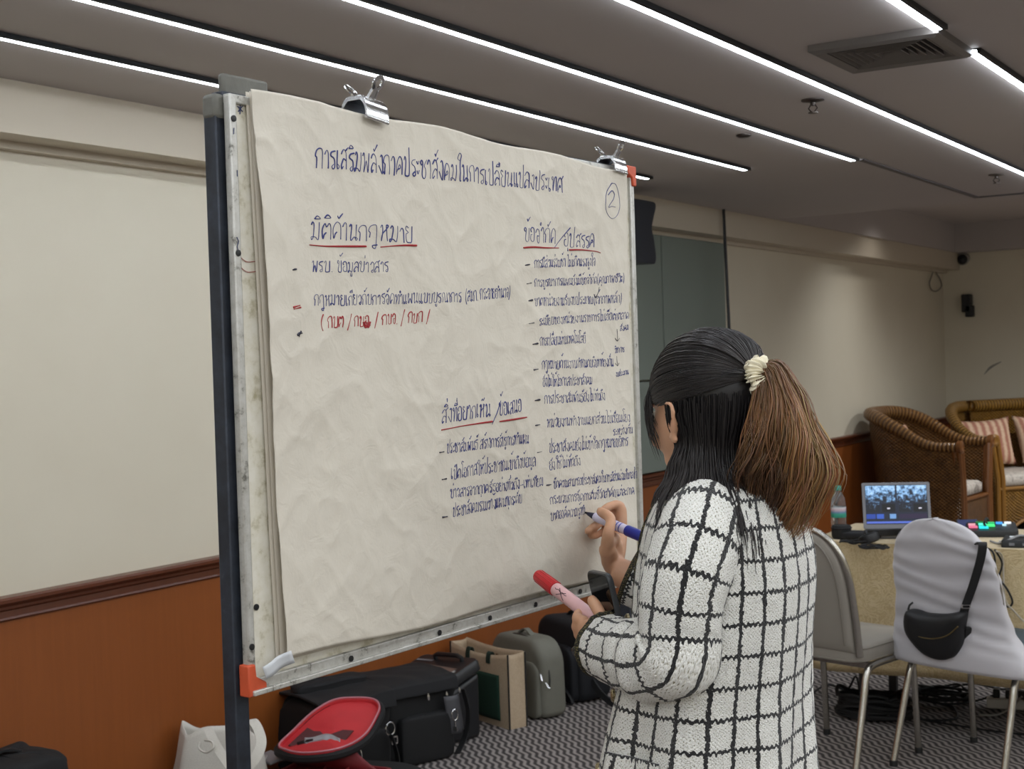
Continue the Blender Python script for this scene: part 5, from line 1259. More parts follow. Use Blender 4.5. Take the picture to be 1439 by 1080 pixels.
# --- open camera backpack with red lining
t = thing('open_bag', 'open bag with bright red lining and raised lid, in front of the camera bag', 'bag', (-3.02, 3.62, 0))
ex, ey, ez = axes(8)
cR = Vector((-3.10, 3.64, 0.0))
b = MB(); soft(b, cR, ex, ey, ez, (.40, .30, .135), .25, .004, 1.0, 40, 22); obj('body', b, M_NYLON, t, angle=70)
RM = cm(cR, ex, ey)
b = MB(); b.loft([[RM @ Vector((x*s_, y*s_, z)) for x, y in rrect(.37, .27, .03)] for s_, z in ((1.02, .10), (1.02, .148), (.95, .148), (.94, .10))], (False, False)); obj('red_rim', b, M_REDD, t)
b = MB(); b.loft([[RM @ Vector((x, y, z)) for x, y in rrect(.35, .25, .03)] for z in (.115, .136)]); obj('red_tray', b, M_REDD, t)
for k, (x, y) in enumerate(((-.06, -.06), (.05, .03), (-.02, .07))):
    b = MB(); b.box((x, y, .142), (.004, .10, .02), RM @ Matrix.Rotation(.2*k, 4, 'Z')); obj('divider', b, M_REDD, t)
# lid: rounded panel standing up and leaning back on the camera bag; corners taken where the photo shows them, at the lid's own distance
Lc = [(393, 1046, 4.86), (412, 1027, 4.93), (440, 1001, 4.98), (470, 984, 5.03), (500, 981, 5.05), (524, 983, 5.05), (533, 993, 5.02), (527, 1010, 4.96), (513, 1032, 4.88), (490, 1047, 4.80), (462, 1055, 4.74), (425, 1058, 4.74), (400, 1053, 4.78)]
ol = catmull([at_depth(*q) for q in Lc], 4, True); cen = sum(ol, Vector())/len(ol)
nrm_ = (ol[8]-ol[0]).cross(ol[30]-ol[0]).normalized(); nrm_ = nrm_ if nrm_.dot(C_F) < 0 else -nrm_
b = MB(); b.loft([[cen+(p-cen)*s_+nrm_*z for p in ol] for s_, z in ((.9, -.035), (1.02, -.03), (1.03, -.004), (1.0, .004), (.97, .002), (.95, -.010), (.4, -.012), (.02, -.012))]); lid = obj('lid', b, M_REDL, t, angle=60)
b = MB(); q = [cen+(p-cen)*1.005+nrm_*.005 for p in ol]; b.tube(q+[q[0]], .0035, 6); obj('piping', b, M_PIPE, lid)
b = MB(); q = [cen+(p-cen)*1.03-nrm_*.022 for p in ol]; b.tube(q+[q[0]], .018, 8, flat=.9); obj('outer_shell', b, M_NYLON, lid)
def onlid(px, py, off=.0):
    d = ray(px, py); o = cen+nrm_*off; return C_O + d*((o-C_O).dot(nrm_)/d.dot(nrm_))
e0 = [onlid(x, y, -.015) for x, y in ((398, 1054), (425, 1060), (462, 1057), (492, 1047))]; e1 = [cR + ex*x + ey*.13 + ez*.12 for x in (-.17, -.06, .06, .17)]
b = MB(); b.grid(lambda u, v: lerp(lerp(e0[min(int(u*3), 2)], e0[min(int(u*3), 2)+1], u*3-min(int(u*3), 2)), lerp(e1[min(int(u*3), 2)], e1[min(int(u*3), 2)+1], u*3-min(int(u*3), 2)), v) - ez*.012*math.sin(PI*v), 18, 8); obj('hinge_panel', b, M_REDD, t, solid=.006)
mp = [onlid(x, y, .004) for x, y in ((405, 1047), (432, 1022), (441, 1027), (450, 1027), (457, 1034), (470, 1031), (482, 1025), (497, 1026), (484, 1041), (462, 1050), (430, 1053))]
mc_ = sum(mp, Vector())/len(mp); b = MB(); b.loft([[mc_+(p-mc_)*s_+nrm_*z for p in mp] for s_, z in ((1, -.003), (1, .001), (.5, .0015), (.02, .002))]); obj('mesh_pocket', b, plain('dark_red_mesh', '4a151b', 0.5), lid)
b = MB(); gcen = onlid(455, 1044, .0)
b.grid(lambda u, v: onlid(lerp(428, 478, u), lerp(1036, 1053, v)+2*math.sin(u*7)-4*math.sin(PI*u)*(1-v), .014+.006*noise.noise(Vector((u*6, v*6, 1)))), 18, 10); obj('plastic_pouch', b, plain('crumpled_plastic', '8f8d90', 0.3), lid, solid=.002)
b = MB(); strip(b, [onlid(418, 1046, .012), onlid(428, 1043, .014), onlid(440, 1041, .012)], .02, .004, nrm_.orthogonal()); obj('black_cord', b, M_WEB, lid)
# papers lying in the open bag
for k, (px, py, a) in enumerate(((352, 1068, .5), (380, 1064, -.3))):
    p = at(px, py, 2, .165); M_ = Matrix.Translation(p) @ Matrix.Rotation(a, 4, 'Z') @ Matrix.Rotation(.15, 4, 'X')
    b = MB(); b.box((0, 0, 0), (.11, .07, .012), M_); o = obj('packet', b, plain('white_packet', 'b9b4b0', 0.35) if k == 0 else plain('grey_packet', '8c898c', 0.35), None, bevel=.004)
    tag(o, ('white' if k == 0 else 'grey') + (' flat packet lying in the open red bag beside the post' if k == 0 else ' flat packet lying in the open red bag under the raised lid'), 'packet')
# dark cloth strap heap in front of the lid
t = thing('strap_heap', 'padded black strap lying in front of the red lid at the bottom edge', 'strap', (-2.95, 3.9, 0))
pts = [at(395, 1085, 2, .10), at(430, 1070, 2, .13), at(468, 1062, 2, .15), at(492, 1064, 2, .13), at(505, 1082, 2, .07), at(545, 1090, 2, .02)]
b = MB(); strip(b, pts, .07, .022, (0, .4, 1)); obj('pad', b, M_NYLON2, t, bevel=.006)
b = MB(); strip(b, [at(500, 1075, 2, .09), at(560, 1078, 2, .05), at(590, 1086, 2, .02)], .04, .006, (0, .5, 1)); obj('webbing', b, M_WEB, t)
# --- white canvas tote behind the post
t = thing('canvas_tote', 'white canvas tote bag with long looped handles behind the black post', 'bag', (-3.36, 3.42, 0))
ex, ey, ez = axes(58); cW = Vector((-3.43, 3.47, .004))
b = MB()
def wt(u, a):   # u height 0..1, a round
    c, s_ = math.cos(a), math.sin(a); w, d, h = .33, .15, .325
    cx, cy = math.copysign(abs(c)**.45, c), math.copysign(abs(s_)**.45, s_)
    tp = 1 - .25*u**2; k = 1+.06*noise.noise(Vector((cx*2, cy*2, u*3)))
    return cW + ex*(cx*w/2*tp*k) + ey*(cy*d/2*(1-.35*u)*k) + ez*(h*u*(1-.10*(.5+.5*cx)*u+.05*math.sin(a*3)*u**3))
b.loft([[wt(j/16, 2*PI*k/44) for k in range(44)] for j in range(17)], (True, False)); obj('body', b, M_CANVAS, t, solid=.003, angle=70)
hp_ = lambda px, py, z: at_depth(px, py, z)
b = MB(); strip(b, [hp_(292, 1022, 4.62), hp_(300, 1040, 4.58), hp_(312, 1060, 4.55), hp_(325, 1078, 4.52)], .03, .003, C_R); obj('handle', b, M_CANVAS, t)
b = MB(); strip(b, [hp_(335, 1030, 4.62), hp_(344, 1014, 4.62), hp_(354, 1012, 4.60), hp_(363, 1025, 4.58), hp_(367, 1045, 4.55), hp_(358, 1066, 4.52), hp_(342, 1082, 4.50)], .034, .003, C_F*.5+C_R); obj('handle', b, M_CANVAS, t)
b = MB(); b.tube(catmull([hp_(281, 1042, 4.56), hp_(280, 1051, 4.55), hp_(290, 1057, 4.54), hp_(300, 1050, 4.54), hp_(298, 1042, 4.55), hp_(288, 1040, 4.56)], 5), .007, 8, flat=.5); obj('rolled_edge', b, M_CANVAS, t)
# black bag whose top shows at the lower left corner
t = thing('black_bag', 'black bag whose rounded top shows at the lower left corner of the photo', 'bag', (-3.4, 2.62, 0))
cK = Vector((-3.40, 2.56, .003)); ex, ey, ez = axes(88)
b = MB(); soft(b, cK, ex, ey, ez, (.36, .28, .45), .30, .010, 4.0, 40, 30, .96); obj('body', b, M_NYLON, t, angle=70)
b = MB(); strip(b, [cK+ex*-.06+ez*.452, cK+ez*.466, cK+ex*.06+ez*.452], .03, .006, ey); obj('carry_handle', b, M_WEB, t)
t = thing('black_pouch', 'flat black pouch under the white canvas tote at the bottom edge', 'bag', (-3.1, 3.2, 0))
cP = at(262, 1106, 2, .14); cP.z = .003
b = MB(); soft(b, cP, ex, ey, ez, (.30, .18, .17), .4, .006, 6.0, 36, 20); obj('body', b, M_NYLON, t, angle=70)
b = MB(); b.tube([cP+ex*x_+ez*.165-ey*.02 for x_ in (-.10, -.03, .04, .10)], .003, 6); obj('zipper', b, plain('dark_zip_two', '2f2f33', 0.5), t)
# ------------------------------------------------------------------ table with damask cloth
def m_damask():
    m = NT('beige_damask'); m.set(Roughness=0.8); m.b.inputs['Sheen Weight'].default_value = 0.3
    n1 = m.noise(11, 3, m.coord(), 0.6, 2.5); s_ = m.math('SINE', m.math('MULTIPLY', n1, 46))
    n2 = m.noise(5, 2, m.coord())
    t = m.math('ADD', m.math('MULTIPLY', s_, 0.20), n2); m.col(m.ramp(t, [(0.15, S('b39c72')), (0.85, S('d0bd95'))])); m.bump(s_, 0.25, 0.004); return m.m
M_DAMASK = m_damask()
TX0, TX1, TY0, TY1, TZ = -2.06, -0.30, 5.56, 6.16, 0.75
t = thing('table', 'banquet table hidden under the beige cloth behind the two chairs', 'table', ((TX0+TX1)/2, (TY0+TY1)/2, 0))
obj('tabletop', MB().box(((TX0+TX1)/2, (TY0+TY1)/2, TZ-.022), (TX1-TX0-.02, TY1-TY0-.02, .028)), plain('plywood', '8a6d4b', 0.6), t)
M_TLEG = plain('grey_leg', '4d4d50', 0.45, 0.6)
for x in (TX0+.18, TX1-.18):
    for y in (TY0+.10, TY1-.10): obj('leg', MB().box((x, y, .357), (.034, .034, .714)), M_TLEG, t, bevel=.003)
def cloth_drape():
    b = MB(); per = []; nx, ny = 90, 34
    for k in range(nx): per.append((lerp(TX0, TX1, k/nx), TY0, 0, -1))
    for k in range(ny): per.append((TX1, lerp(TY0, TY1, k/ny), 1, 0))
    for k in range(nx): per.append((lerp(TX1, TX0, k/nx), TY1, 0, 1))
    for k in range(ny): per.append((TX0, lerp(TY1, TY0, k/ny), -1, 0))
    rings = []; n = len(per)
    for j in range(19):
        d = j/18; r = []
        for k, (x, y, nx_, ny_) in enumerate(per):
            w = 0.006 + d*(.010 + .007*math.sin(k*.33+math.sin(k*.11)*2) + .008*noise.noise(Vector((k*.09, d*2, 0))))
            if abs(d-.38) < .03: w += .0012
            z = TZ - d*(0.53 + .006*math.sin(k*.2)); r.append((x+nx_*w, y+ny_*w, z + (.004 if j == 0 else 0)))
        rings.append(r)
    top = [[(lerp((TX0+TX1)/2, x, s_), lerp((TY0+TY1)/2, y, s_), TZ+.004) for x, y, _, _ in per] for s_ in (.02, .5, .98)]
    b.loft(top+rings, (True, False)); return b
o = obj('tablecloth', cloth_drape(), M_DAMASK, None, angle=60, solid=.002)
tag(o, 'beige embossed tablecloth hanging over the table behind the chairs', 'tablecloth')
# ------------------------------------------------------------------ banquet chairs
M_VINYL = plain('taupe_vinyl', '8d877e', 0.5, var=0.06, vscale=8, bump=0.15, bscale=500, bdist=0.001)
M_VPIPE = plain('taupe_piping', '7a746b', 0.5)
M_TEAL = plain('dark_teal_vinyl', '2d3f4a', 0.5, var=0.06)
M_FRAMEC = plain('chair_chrome', 'b4b0a8', 0.22, 0.95, var=0.12, vscale=30)
M_FOOT = plain('rubber_foot', '151515', 0.6)
def arch(w, h, n=28, p=2.6):
    """outline of an arched back, from left bottom over the top to right bottom, x/z"""
    out = [(-w/2*.98, 0), (-w/2, h*.25)]
    for k in range(n+1):
        a = PI-PI*k/n; c, s_ = math.cos(a), math.sin(a); out.append((math.copysign(abs(c)**(2/p), c)*w/2, h*.45+h*.55*abs(s_)**(2/p)))
    return out + [(w/2, h*.25), (w/2*.98, 0)]
def banquet_chair(name, label, loc, rotz, vinyl, cover):
    t = thing(name, label, 'chair', loc, rotz)
    b = MB()   # seat pad, front is +y
    pl = rrect(.43, .43, .07, 6)
    for s_, z in (): pass
    b.loft([[(x*s_, y*s_+.01, z) for x, y in pl] for s_, z in ((.90, .405), (.985, .410), (1, .425), (1, .452), (.985, .464), (.93, .472), (.6, .478), (.05, .480))])
    seat = obj('seat', b, vinyl, t, local=True, angle=60)
    b = MB()
    for z, s_ in ((.459, .996), (.414, .992)): b.tube([(x*s_, y*s_+.01, z) for x, y in pl+[pl[0]]], .0035, 6)
    obj('piping', b, M_VPIPE, seat, local=True)
    def back(x, z, n=0.0):     # leaning plane of the backrest
        return Vector((x, -.185-(z-.43)*.20 + n - .012*math.cos(x*6), z))
    ar = catmull([(x, z, 0) for x, z in arch(.42, .47)], 3)
    if not cover:
        b = MB(); ins = [(p.x*.93, .448+p.y*.965) for p in ar]
        cz = .62; lay = [(.55, .030), (.85, .026), (.97, .018), (1.0, .008), (1.0, -.008), (.97, -.016), (.80, -.020), (.45, -.021)]
        b.loft([[back(x*s_, cz+(z-cz)*s_, n) for x, z in ins] for s_, n in lay]); obj('backrest', b, vinyl, t, local=True, angle=60)
        b = MB(); b.tube([back(p.x*.80, .475+p.y*.86, -.0215) for p in ar], .004, 6); obj('backrest_piping', b, M_VPIPE, t, local=True)
    b = MB(); b.tube([back(p.x, .435+p.y, 0) for p in ar], .0145, 10, flat=.8); obj('back_frame', b, M_FRAMEC, t, local=True)
    for s_ in (-1, 1):
        lg = MB(); lg.tube(catmull([(s_*.205, .17, .392), (s_*.212, .02, .395), (s_*.214, -.12, .392), (s_*.216, -.165, .365), (s_*.220, -.20, .26), (s_*.226, -.275, .014)], 6), .0135, 10)
        l_ = obj('leg', lg, M_FRAMEC, t, local=True); obj('rubber_foot', MB().lathe([(.015, 0), (.016, .016), (.0145, .022)], 12, Matrix.Translation((s_*.226, -.275, 0))), M_FOOT, l_, local=True)
        lg = MB(); lg.tube(catmull([(s_*.19, .10, .395), (s_*.198, .165, .385), (s_*.202, .182, .34), (s_*.205, .20, .014)], 6), .0125, 10)
        l_ = obj('leg', lg, M_FRAMEC, t, local=True); obj('rubber_foot', MB().lathe([(.014, 0), (.015, .016), (.0135, .022)], 12, Matrix.Translation((s_*.205, .20, 0))), M_FOOT, l_, local=True)
    b = MB(); b.box((0, .16, .393), (.40, .022, .022)); b.box((0, -.13, .393), (.42, .022, .022)); obj('seat_frame', b, M_FRAMEC, t, local=True)
    return t
chA = banquet_chair('banquet_chair', 'taupe vinyl banquet chair with chrome frame right behind the woman', (-1.79, 5.12, 0), math.radians(-14), M_VINYL, False)
chB = banquet_chair('banquet_chair', 'banquet chair under a stretched silver grey back cover with a black bag hung on it', (-1.27, 5.24, 0), math.radians(-20), M_TEAL, True)
MBm = Matrix.Translation((-1.27, 5.24, 0)) @ Matrix.Rotation(math.radians(-20), 4, 'Z')
# stretch cover: a sock of cloth over the arched back, wider and looser to the hem
M_SATIN = NT('silver_grey_stretch_cloth'); M_SATIN.set(Roughness=0.45); M_SATIN.b.inputs['Sheen Weight'].default_value = 0.4
M_SATIN.col(S('bab7bb')); M_SATIN.bump(M_SATIN.noise(600, 2, M_SATIN.coord()), 0.08, 0.001); M_SATIN = M_SATIN.m
b = MB(); rings = []; HB = 0.94
def cov_w(z):
    q = (z-.43)/.49
    if q < .45: return lerp(.265, .222, q/.45)
    s_ = min(1, (q-.45)/.58); return .222*(max(0, 1-s_**2.5))**(1/2.5)
NZ, NK = 64, 72
for j in range(NZ+1):
    v = j/NZ; z = lerp(.395, HB-.0005, 1-(1-v)**1.5); w = max(cov_w(z), .004); r = []
    th = lerp(.075, .024, sstep(.40, .62, z)) * (1 if z < .85 else max(.25, math.sqrt(max(0, (HB-z)/.09))))
    for k in range(NK):
        a = 2*PI*k/NK; c, s_ = math.cos(a), math.sin(a); cx = math.copysign(abs(c)**.7, c); cy = math.copysign(abs(s_)**.6, s_)
        wr = .0035*math.sin(z*95+cx*2.4+1.6*math.sin(cx*3+z*20)) * sstep(.42, .52, z)*(1-sstep(.86, .93, z)*.7) + .0035*noise.noise(Vector((cx*3, z*16, s_)))
        sk = .05*sstep(.55, .40, z)*max(0, cx)
        r.append((cx*(w+sk)+wr*cx*.3, -.185-(z-.43)*.20 + cy*(th+.008) + wr*(1 if cy < 0 else .5) - .012*math.cos(cx*w*6), z))
    rings.append(r)
b.loft([[MBm @ Vector(p) for p in r] for r in rings], (False, True))
o = obj('chair_cover', b, M_SATIN, None, angle=70, solid=.0015); tag(o, 'silver grey stretch cover pulled over the back of the nearer right chair', 'chair cover')
# sling bag hung on the covered chair
M_BAG = plain('black_bag_cloth', '101013', 0.6, bump=0.3, bscale=450, bdist=0.001)
def cb_(x, z, n=0.0):   # point on the rear of the cover, chair coordinates; n = out towards the camera
    return MBm @ Vector((x, -.185-(z-.43)*.20-.045-n, z))
def on_cover(px, py, n=0.0):
    o_ = cb_(0, .65, n); nn = MBm.to_3x3() @ Vector((0, -1, -.20)).normalized(); d = ray(px, py); return C_O + d*((o_-C_O).dot(nn)/d.dot(nn))
t = thing('sling_bag', 'black crescent sling bag hanging by its strap on the grey covered chair', 'bag', on_cover(1315, 920))
ol = catmull([on_cover(*q, .03) for q in ((1276, 857), (1300, 862), (1330, 863), (1356, 860), (1355, 880), (1353, 905), (1344, 921), (1325, 925), (1304, 917), (1288, 902), (1275, 882))], 4, True)
cen = sum(ol, Vector())/len(ol); nn = (MBm.to_3x3() @ Vector((0, -1, -.20))).normalized()
b = MB(); b.loft([[cen+(p-cen)*s_+nn*z for p in ol] for s_, z in ((.5, -.030), (.92, -.028), (1, -.012), (1, .014), (.93, .030), (.75, .037), (.35, .040), (.02, .040))]); body_ = obj('body', b, M_BAG, t, angle=60)
def bagp(px, py, n): 
    d = ray(px, py); o_ = cen+nn*n; return C_O + d*((o_-C_O).dot(nn)/d.dot(nn))
def bag_n(px, py):
    p = bagp(px, py, 0); d_ = p-cen; q = max(ol, key=lambda v: (v-cen).normalized().dot(d_.normalized())); s_ = d_.length/(q-cen).length
    return _interp([(0, .040), (.35, .040), (.75, .037), (.93, .030), (1, .014)], s_)
b = MB(); b.tube(catmull([bagp(*q, bag_n(*q)+.001) for q in ((1279, 886), (1292, 894), (1310, 897), (1330, 893), (1346, 880))], 5), .0022, 6); obj('zipper', b, plain('gold_zip', '8d7a52', 0.35, 0.8), t)
b = MB()
for pts in (((1302, 906), (1305, 905), (1304, 909)), ((1306, 909), (1308, 904), (1309, 909)), ((1310, 908), (1313, 907))): b.tube([bagp(*q, bag_n(*q)+.0008) for q in pts], .0009, 5)
obj('gold_script', b, plain('gold_script', 'b09a66', 0.3, 0.8), t)
b = MB(); strip(b, [on_cover(1371, 770, -.05), on_cover(1377, 763, -.02), on_cover(1381, 764, .006), on_cover(1378, 785, .010), on_cover(1368, 820, .012), on_cover(1358, 848, .016), on_cover(1354, 862, .022)], .030, .004, C_R); obj('strap', b, M_WEB, t)
b = MB(); M_ = frame_matrix(on_cover(1357, 851, .022), C_R, nn); b.loft([[M_ @ Vector((x*s_, y*s_, z)) for x, y in rrect(.034, .014, .003, 2)] for s_, z in ((1, 0), (1, .005), (.7, .005), (.7, 0), (1, 0))], (False, False)); obj('buckle', b, M_CHROME, t)
b = MB(); b.tube([on_cover(1276, 857, .03), on_cover(1278, 850, .02), on_cover(1283, 846, .008)], .004, 8); obj('side_loop', b, M_WEB, t)
b = MB(); M_ = frame_matrix(on_cover(1360, 889, .012), C_R, nn); b.loft([[M_ @ Vector((x, y, z)) for x, y in rrect(.022, .050, .007)] for z in (-.004, .006)]); obj('hang_tag', b, M_WEB, t, bevel=.002)
# ------------------------------------------------------------------ things on the table
TT = TZ+.0055
def tp(px, py, z=TT): return at(px, py, 2, z)
# water bottle
p = Vector((-1.985, 5.70, TT)); t = thing('water_bottle', 'clear water bottle with teal cap and green label on the table', 'bottle', p)
M_PET = NT('clear_plastic'); M_PET.set(Roughness=0.06, IOR=1.2); M_PET.b.inputs['Transmission Weight'].default_value = 0.92; M_PET.col(S('dfe6e8')); M_PET = M_PET.m
T = Matrix.Translation(p)
prof = [(.028, 0), (.0315, .004), (.0315, .03), (.030, .034), (.0315, .038), (.030, .05), (.0315, .054), (.0315, .125), (.0305, .14), (.026, .165), (.018, .182), (.0128, .190), (.0128, .198)]
obj('bottle', MB().lathe(prof, 28, T), M_PET, t)
b = MB(); b.lathe([(.0320, .082), (.0322, .084), (.0322, .124), (.0320, .126)], 28, T, 0, (False, False)); 
ML = NT('bottle_label'); z_ = ML.sep(ML.coord())[2]; ML.set(Roughness=0.4); ML.col(ML.ramp(ML.math('DIVIDE', ML.math('SUBTRACT', z_, .082), .044), [(0.0, S('2f8a72')), (0.35, S('3f9f86')), (0.5, S('6a86a8')), (0.75, S('c9aeb4')), (1.0, S('cfd5d6'))])); obj('label', b, ML.m, t)
obj('cap', MB().lathe([(.0145, .196), (.0150, .198), (.0150, .213), (.0135, .2155)], 24, T), plain('teal_cap', '2f9a8a', 0.4), t)
p = Vector((-1.955, 5.645, TT)); t = thing('black_pouch', 'small black drawstring pouch in front of the water bottle', 'pouch', p)
b = MB(); b.lathe([(.036, 0), (.040, .01), (.041, .04), (.039, .052), (.037, .055)], 24, Matrix.Translation(p)); obj('pouch', b, M_NYLON, t)
b = MB(); b.tube([p + Vector((.041*math.cos(a), .041*math.sin(a), .045)) for a in [2*PI*k/20 for k in range(21)]], .003, 6); obj('drawstring', b, M_WEB, t)
# laptop
pb = tp(1262, 748); t = thing('laptop', 'grey laptop showing a video meeting grid on the table', 'laptop', pb)
ang = math.radians(24); LM = Matrix.Translation(pb) @ Matrix.Rotation(ang, 4, 'Z')   # local +y away from the viewer
M_LAP = plain('laptop_grey', '6f6f73', 0.4, 0.5)
b = MB(); b.loft([[LM @ Vector((x, y-.10, z)) for x, y in rrect(.285, .20, .01)] for z in (.001, .016)]); obj('base', b, M_LAP, t, bevel=.002)
b = MB(); b.box((0, -.07, .0165), (.25, .09, .001), LM); obj('keyboard', b, M_BLACKPL, t)
SM = LM @ Matrix.Translation((0, .004, .014)) @ Matrix.Rotation(math.radians(-14), 4, 'X')   # local x right, z up
b = MB(); b.loft([[SM @ Vector((x, y, z+.103)) for x, z in rrect(.285, .200, .008)] for y in (0, .007)]); scr_ = obj('screen_lid', b, M_LAP, t, bevel=.001)
def spanel(name, x0, x1, z0, z1, hexc, st, off=.0006, par=None):
    b = MB(); b.box(((x0+x1)/2, -off, (z0+z1)/2), (x1-x0, .0006, z1-z0), SM); return obj(name, b, emit('screen_'+name, hexc, st), par or scr_, smooth=False)
spanel('screen', -.130, .130, .022, .192, '1a2236', 0.9)
def m_crowd(a, bcol, sc):
    m = NT('video_tile'); m.col((0, 0, 0, 1)); f = m.noise(sc, 3, m.coord(), 0.7); x, y, z = m.sep(m.coord())
    q = m.math('ADD', f, m.math('MULTIPLY', m.math('SUBTRACT', z, 0.135), 3.0)); c = m.ramp(q, [(0.44, S('12161f')), (0.52, S('33425a')), (0.62, S(a)), (0.75, S(bcol))]); m.l(c, m.b.inputs['Emission Color']); m.b.inputs['Emission Strength'].default_value = 1.2; return m.m
def tile(x0, x1, z0, z1, mt): 
    b = MB(); b.box(((x0+x1)/2, -.0012, (z0+z1)/2), (x1-x0, .0005, z1-z0), SM); obj('video_tile', b, mt, scr_, smooth=False)
mc = m_crowd('6d9ac8', 'a9cdf0', 60)
tile(-.128, -.004, .116, .189, mc); tile(.004, .128, .116, .189, mc); tile(-.128, -.070, .074, .110, mc); tile(.010, .062, .074, .110, mc)
for x0, x1 in ((-.062, -.006), (.070, .126)):
    tile(x0, x1, .074, .110, emit('dark_tile', '0b0d14', 0.6)); b = MB(); b.box(((x0+x1)/2, -.0018, .090), (.012, .0004, .005), SM); obj('avatar_mark', b, emit('white_mark', 'd8d6e8', 1.2), scr_, smooth=False)
for x0, x1, hx in ((-.128, -.09, '2a4aa8'), (-.085, -.055, '3a62c8'), (-.03, -.004, '78a8e0'), (.01, .125, '2c1f3f')): tile(x0, x1, .046, .066, emit('lower_tile', hx, 0.9))
tile(-.128, .128, .026, .034, emit('task_bar', '5a74d8', 1.0))
# black headphones and cables heaped before the laptop
M_PAD = plain('headphone_black', '121214', 0.5)
pH = tp(1245, 764); t = thing('headphones', 'black padded headphones lying on the table before the laptop', 'headphones', pH)
HMx = Matrix.Translation(pH) @ Matrix.Rotation(math.radians(20), 4, 'Z')
for s_ in (-1, 1):
    c = HMx @ Vector((s_*.075+.01, .01, .022)); b = MB(); Mx = Matrix.Translation(c) @ Matrix.Rotation(s_*.35, 4, 'Y')
    b.lathe([(.030, -.020), (.040, -.014), (.042, 0), (.040, .014), (.028, .020), (.012, .014)], 24, Mx); obj('ear_cup', b, M_PAD, t)
b = MB(); strip(b, [HMx @ Vector(q) for q in ((-.075, .02, .03), (-.07, .08, .035), (0, .13, .03), (.075, .09, .035), (.085, .02, .03))], .03, .012, (0, 0, 1)); obj('headband', b, M_PAD, t, bevel=.004)
p = tp(1300, 763); t = thing('headset', 'black cylindrical headset leaning beside the covered chair on the table', 'headset', p)
b = MB(); b.lathe([(.030, 0), (.043, .006), (.045, .022), (.040, .034), (.020, .04)], 24, Matrix.Translation(p) @ Matrix.Rotation(.5, 4, 'Y')@Matrix.Translation((0, 0, .02))); obj('ear_cup', b, M_PAD, t)
b = MB(); strip(b, [p+Vector(q) for q in ((-.02, .03, .06), (-.05, .02, .075), (-.07, -.01, .05), (-.075, -.03, .015))], .025, .010, (0, 1, 0)); obj('headband', b, M_PAD, t, bevel=.003)
p = tp(1210, 757); o = obj('cable_pouch', soft(MB(), p, (1, 0, 0), (0, 1, 0), (0, 0, 1), (.16, .10, .032), .45, .003, 1.0, 30, 12), M_NYLON2); tag(o, 'flat black pouch on the table between bottle and headphones', 'pouch')
for k, (px, py) in enumerate(((1200, 764), (1228, 771))):
    c = tp(px, py); b = MB(); rc = random.Random(k+3)
    b.tube(catmull([c + Vector((math.cos(a)*(.05+.012*rc.random()), math.sin(a)*(.028+.01*rc.random()), .004+.012*rc.random())) for a in [2*PI*i/9 for i in range(28)]], 4), .003, 6)
    o = obj('cable_bundle', b, M_WEB); tag(o, ('coiled thin black cable by the pouch near the table edge', 'coiled thin black cable under the headphones at the table edge')[k], 'cable')
# sheet of paper overhanging the front edge
q = [tp(1240, 768), tp(1283, 766), tp(1283, 777), tp(1236, 774)]
b = MB(); pz = [Vector((v.x, max(v.y, TY0-.01), TT+.0008)) for v in q]; b.loft([[v+Vector((0, 0, h)) for v in pz] for h in (0, .0015)])
o = obj('paper_note', b, plain('white_note', 'c6c4c2', 0.7), None, smooth=False); tag(o, 'white paper sheet at the table front edge beside the covered chair', 'paper')
# switcher with lit buttons
pm = tp(1394, 752); t = thing('stream_mixer', 'small black video mixer with glowing coloured buttons on the table', 'video mixer', pm)
MM = Matrix.Translation(pm) @ Matrix.Rotation(math.radians(18), 4, 'Z')
b = MB(); b.loft([[MM @ Vector((x*s_, y*s_, z + (.022*(y+.06)/.12 if z > .01 else 0))) for x, y in rrect(.20, .12, .015)] for s_, z in ((1, .001), (1, .022), (.97, .027))]); obj('body', b, M_BLACKPL, t)
def btn(x, y, w, d, hx, st):
    z = .027+.022*(y+.06)/.12; b = MB(); b.box((x, y, z+.004), (w, d, .008), MM); obj('button', b, emit('lit_button', hx, st), t, bevel=.001)
for x, y, w, d, hx, st in ((-.075, -.02, .034, .026, 'e0708f', 1.1), (-.078, .012, .028, .018, 'f0a8b4', 1.0), (-.034, -.025, .036, .034, '28d0d8', 1.4), (-.004, .0, .032, .030, '46e07c', 1.3), (-.036, .016, .030, .020, '58e8c8', 1.4),
                           (.0, .034, .026, .016, '30c070', 1.1), (.032, .034, .026, .016, '3f9ae8', 1.3), (.066, .036, .026, .016, 'e8ecf0', 1.2), (.05, .008, .016, .014, 'b8e0f0', 1.2), (-.045, .042, .03, .012, '1f7a3c', .9)): btn(x, y, w, d, hx, st)
p = tp(1361, 745); t = thing('field_monitor', 'small monitor with dark blue screen behind the covered chair', 'monitor', p)
DM = Matrix.Translation(p) @ Matrix.Rotation(math.radians(25), 4, 'Z') @ Matrix.Rotation(math.radians(-35), 4, 'X')
b = MB(); b.box((0, .006, .028), (.09, .014, .056), DM); mo = obj('casing', b, M_BLACKPL, t, bevel=.004)
b = MB(); b.box((0, -.0015, .029), (.078, .001, .044), DM); obj('screen', b, emit('blue_screen', '1c2a66', 0.7), t, smooth=False)
p = tp(1432, 768); t = thing('control_box', 'flat black control box at the right end of the table edge', 'control box', p)
BMx = Matrix.Translation(p+Vector((.06, .05, 0))) @ Matrix.Rotation(math.radians(8), 4, 'Z')
b = MB(); b.loft([[BMx @ Vector((x*s_, y*s_, z)) for x, y in rrect(.26, .15, .01)] for s_, z in ((1, .001), (1, .024), (.96, .030))]); obj('body', b, M_BLACKPL, t)
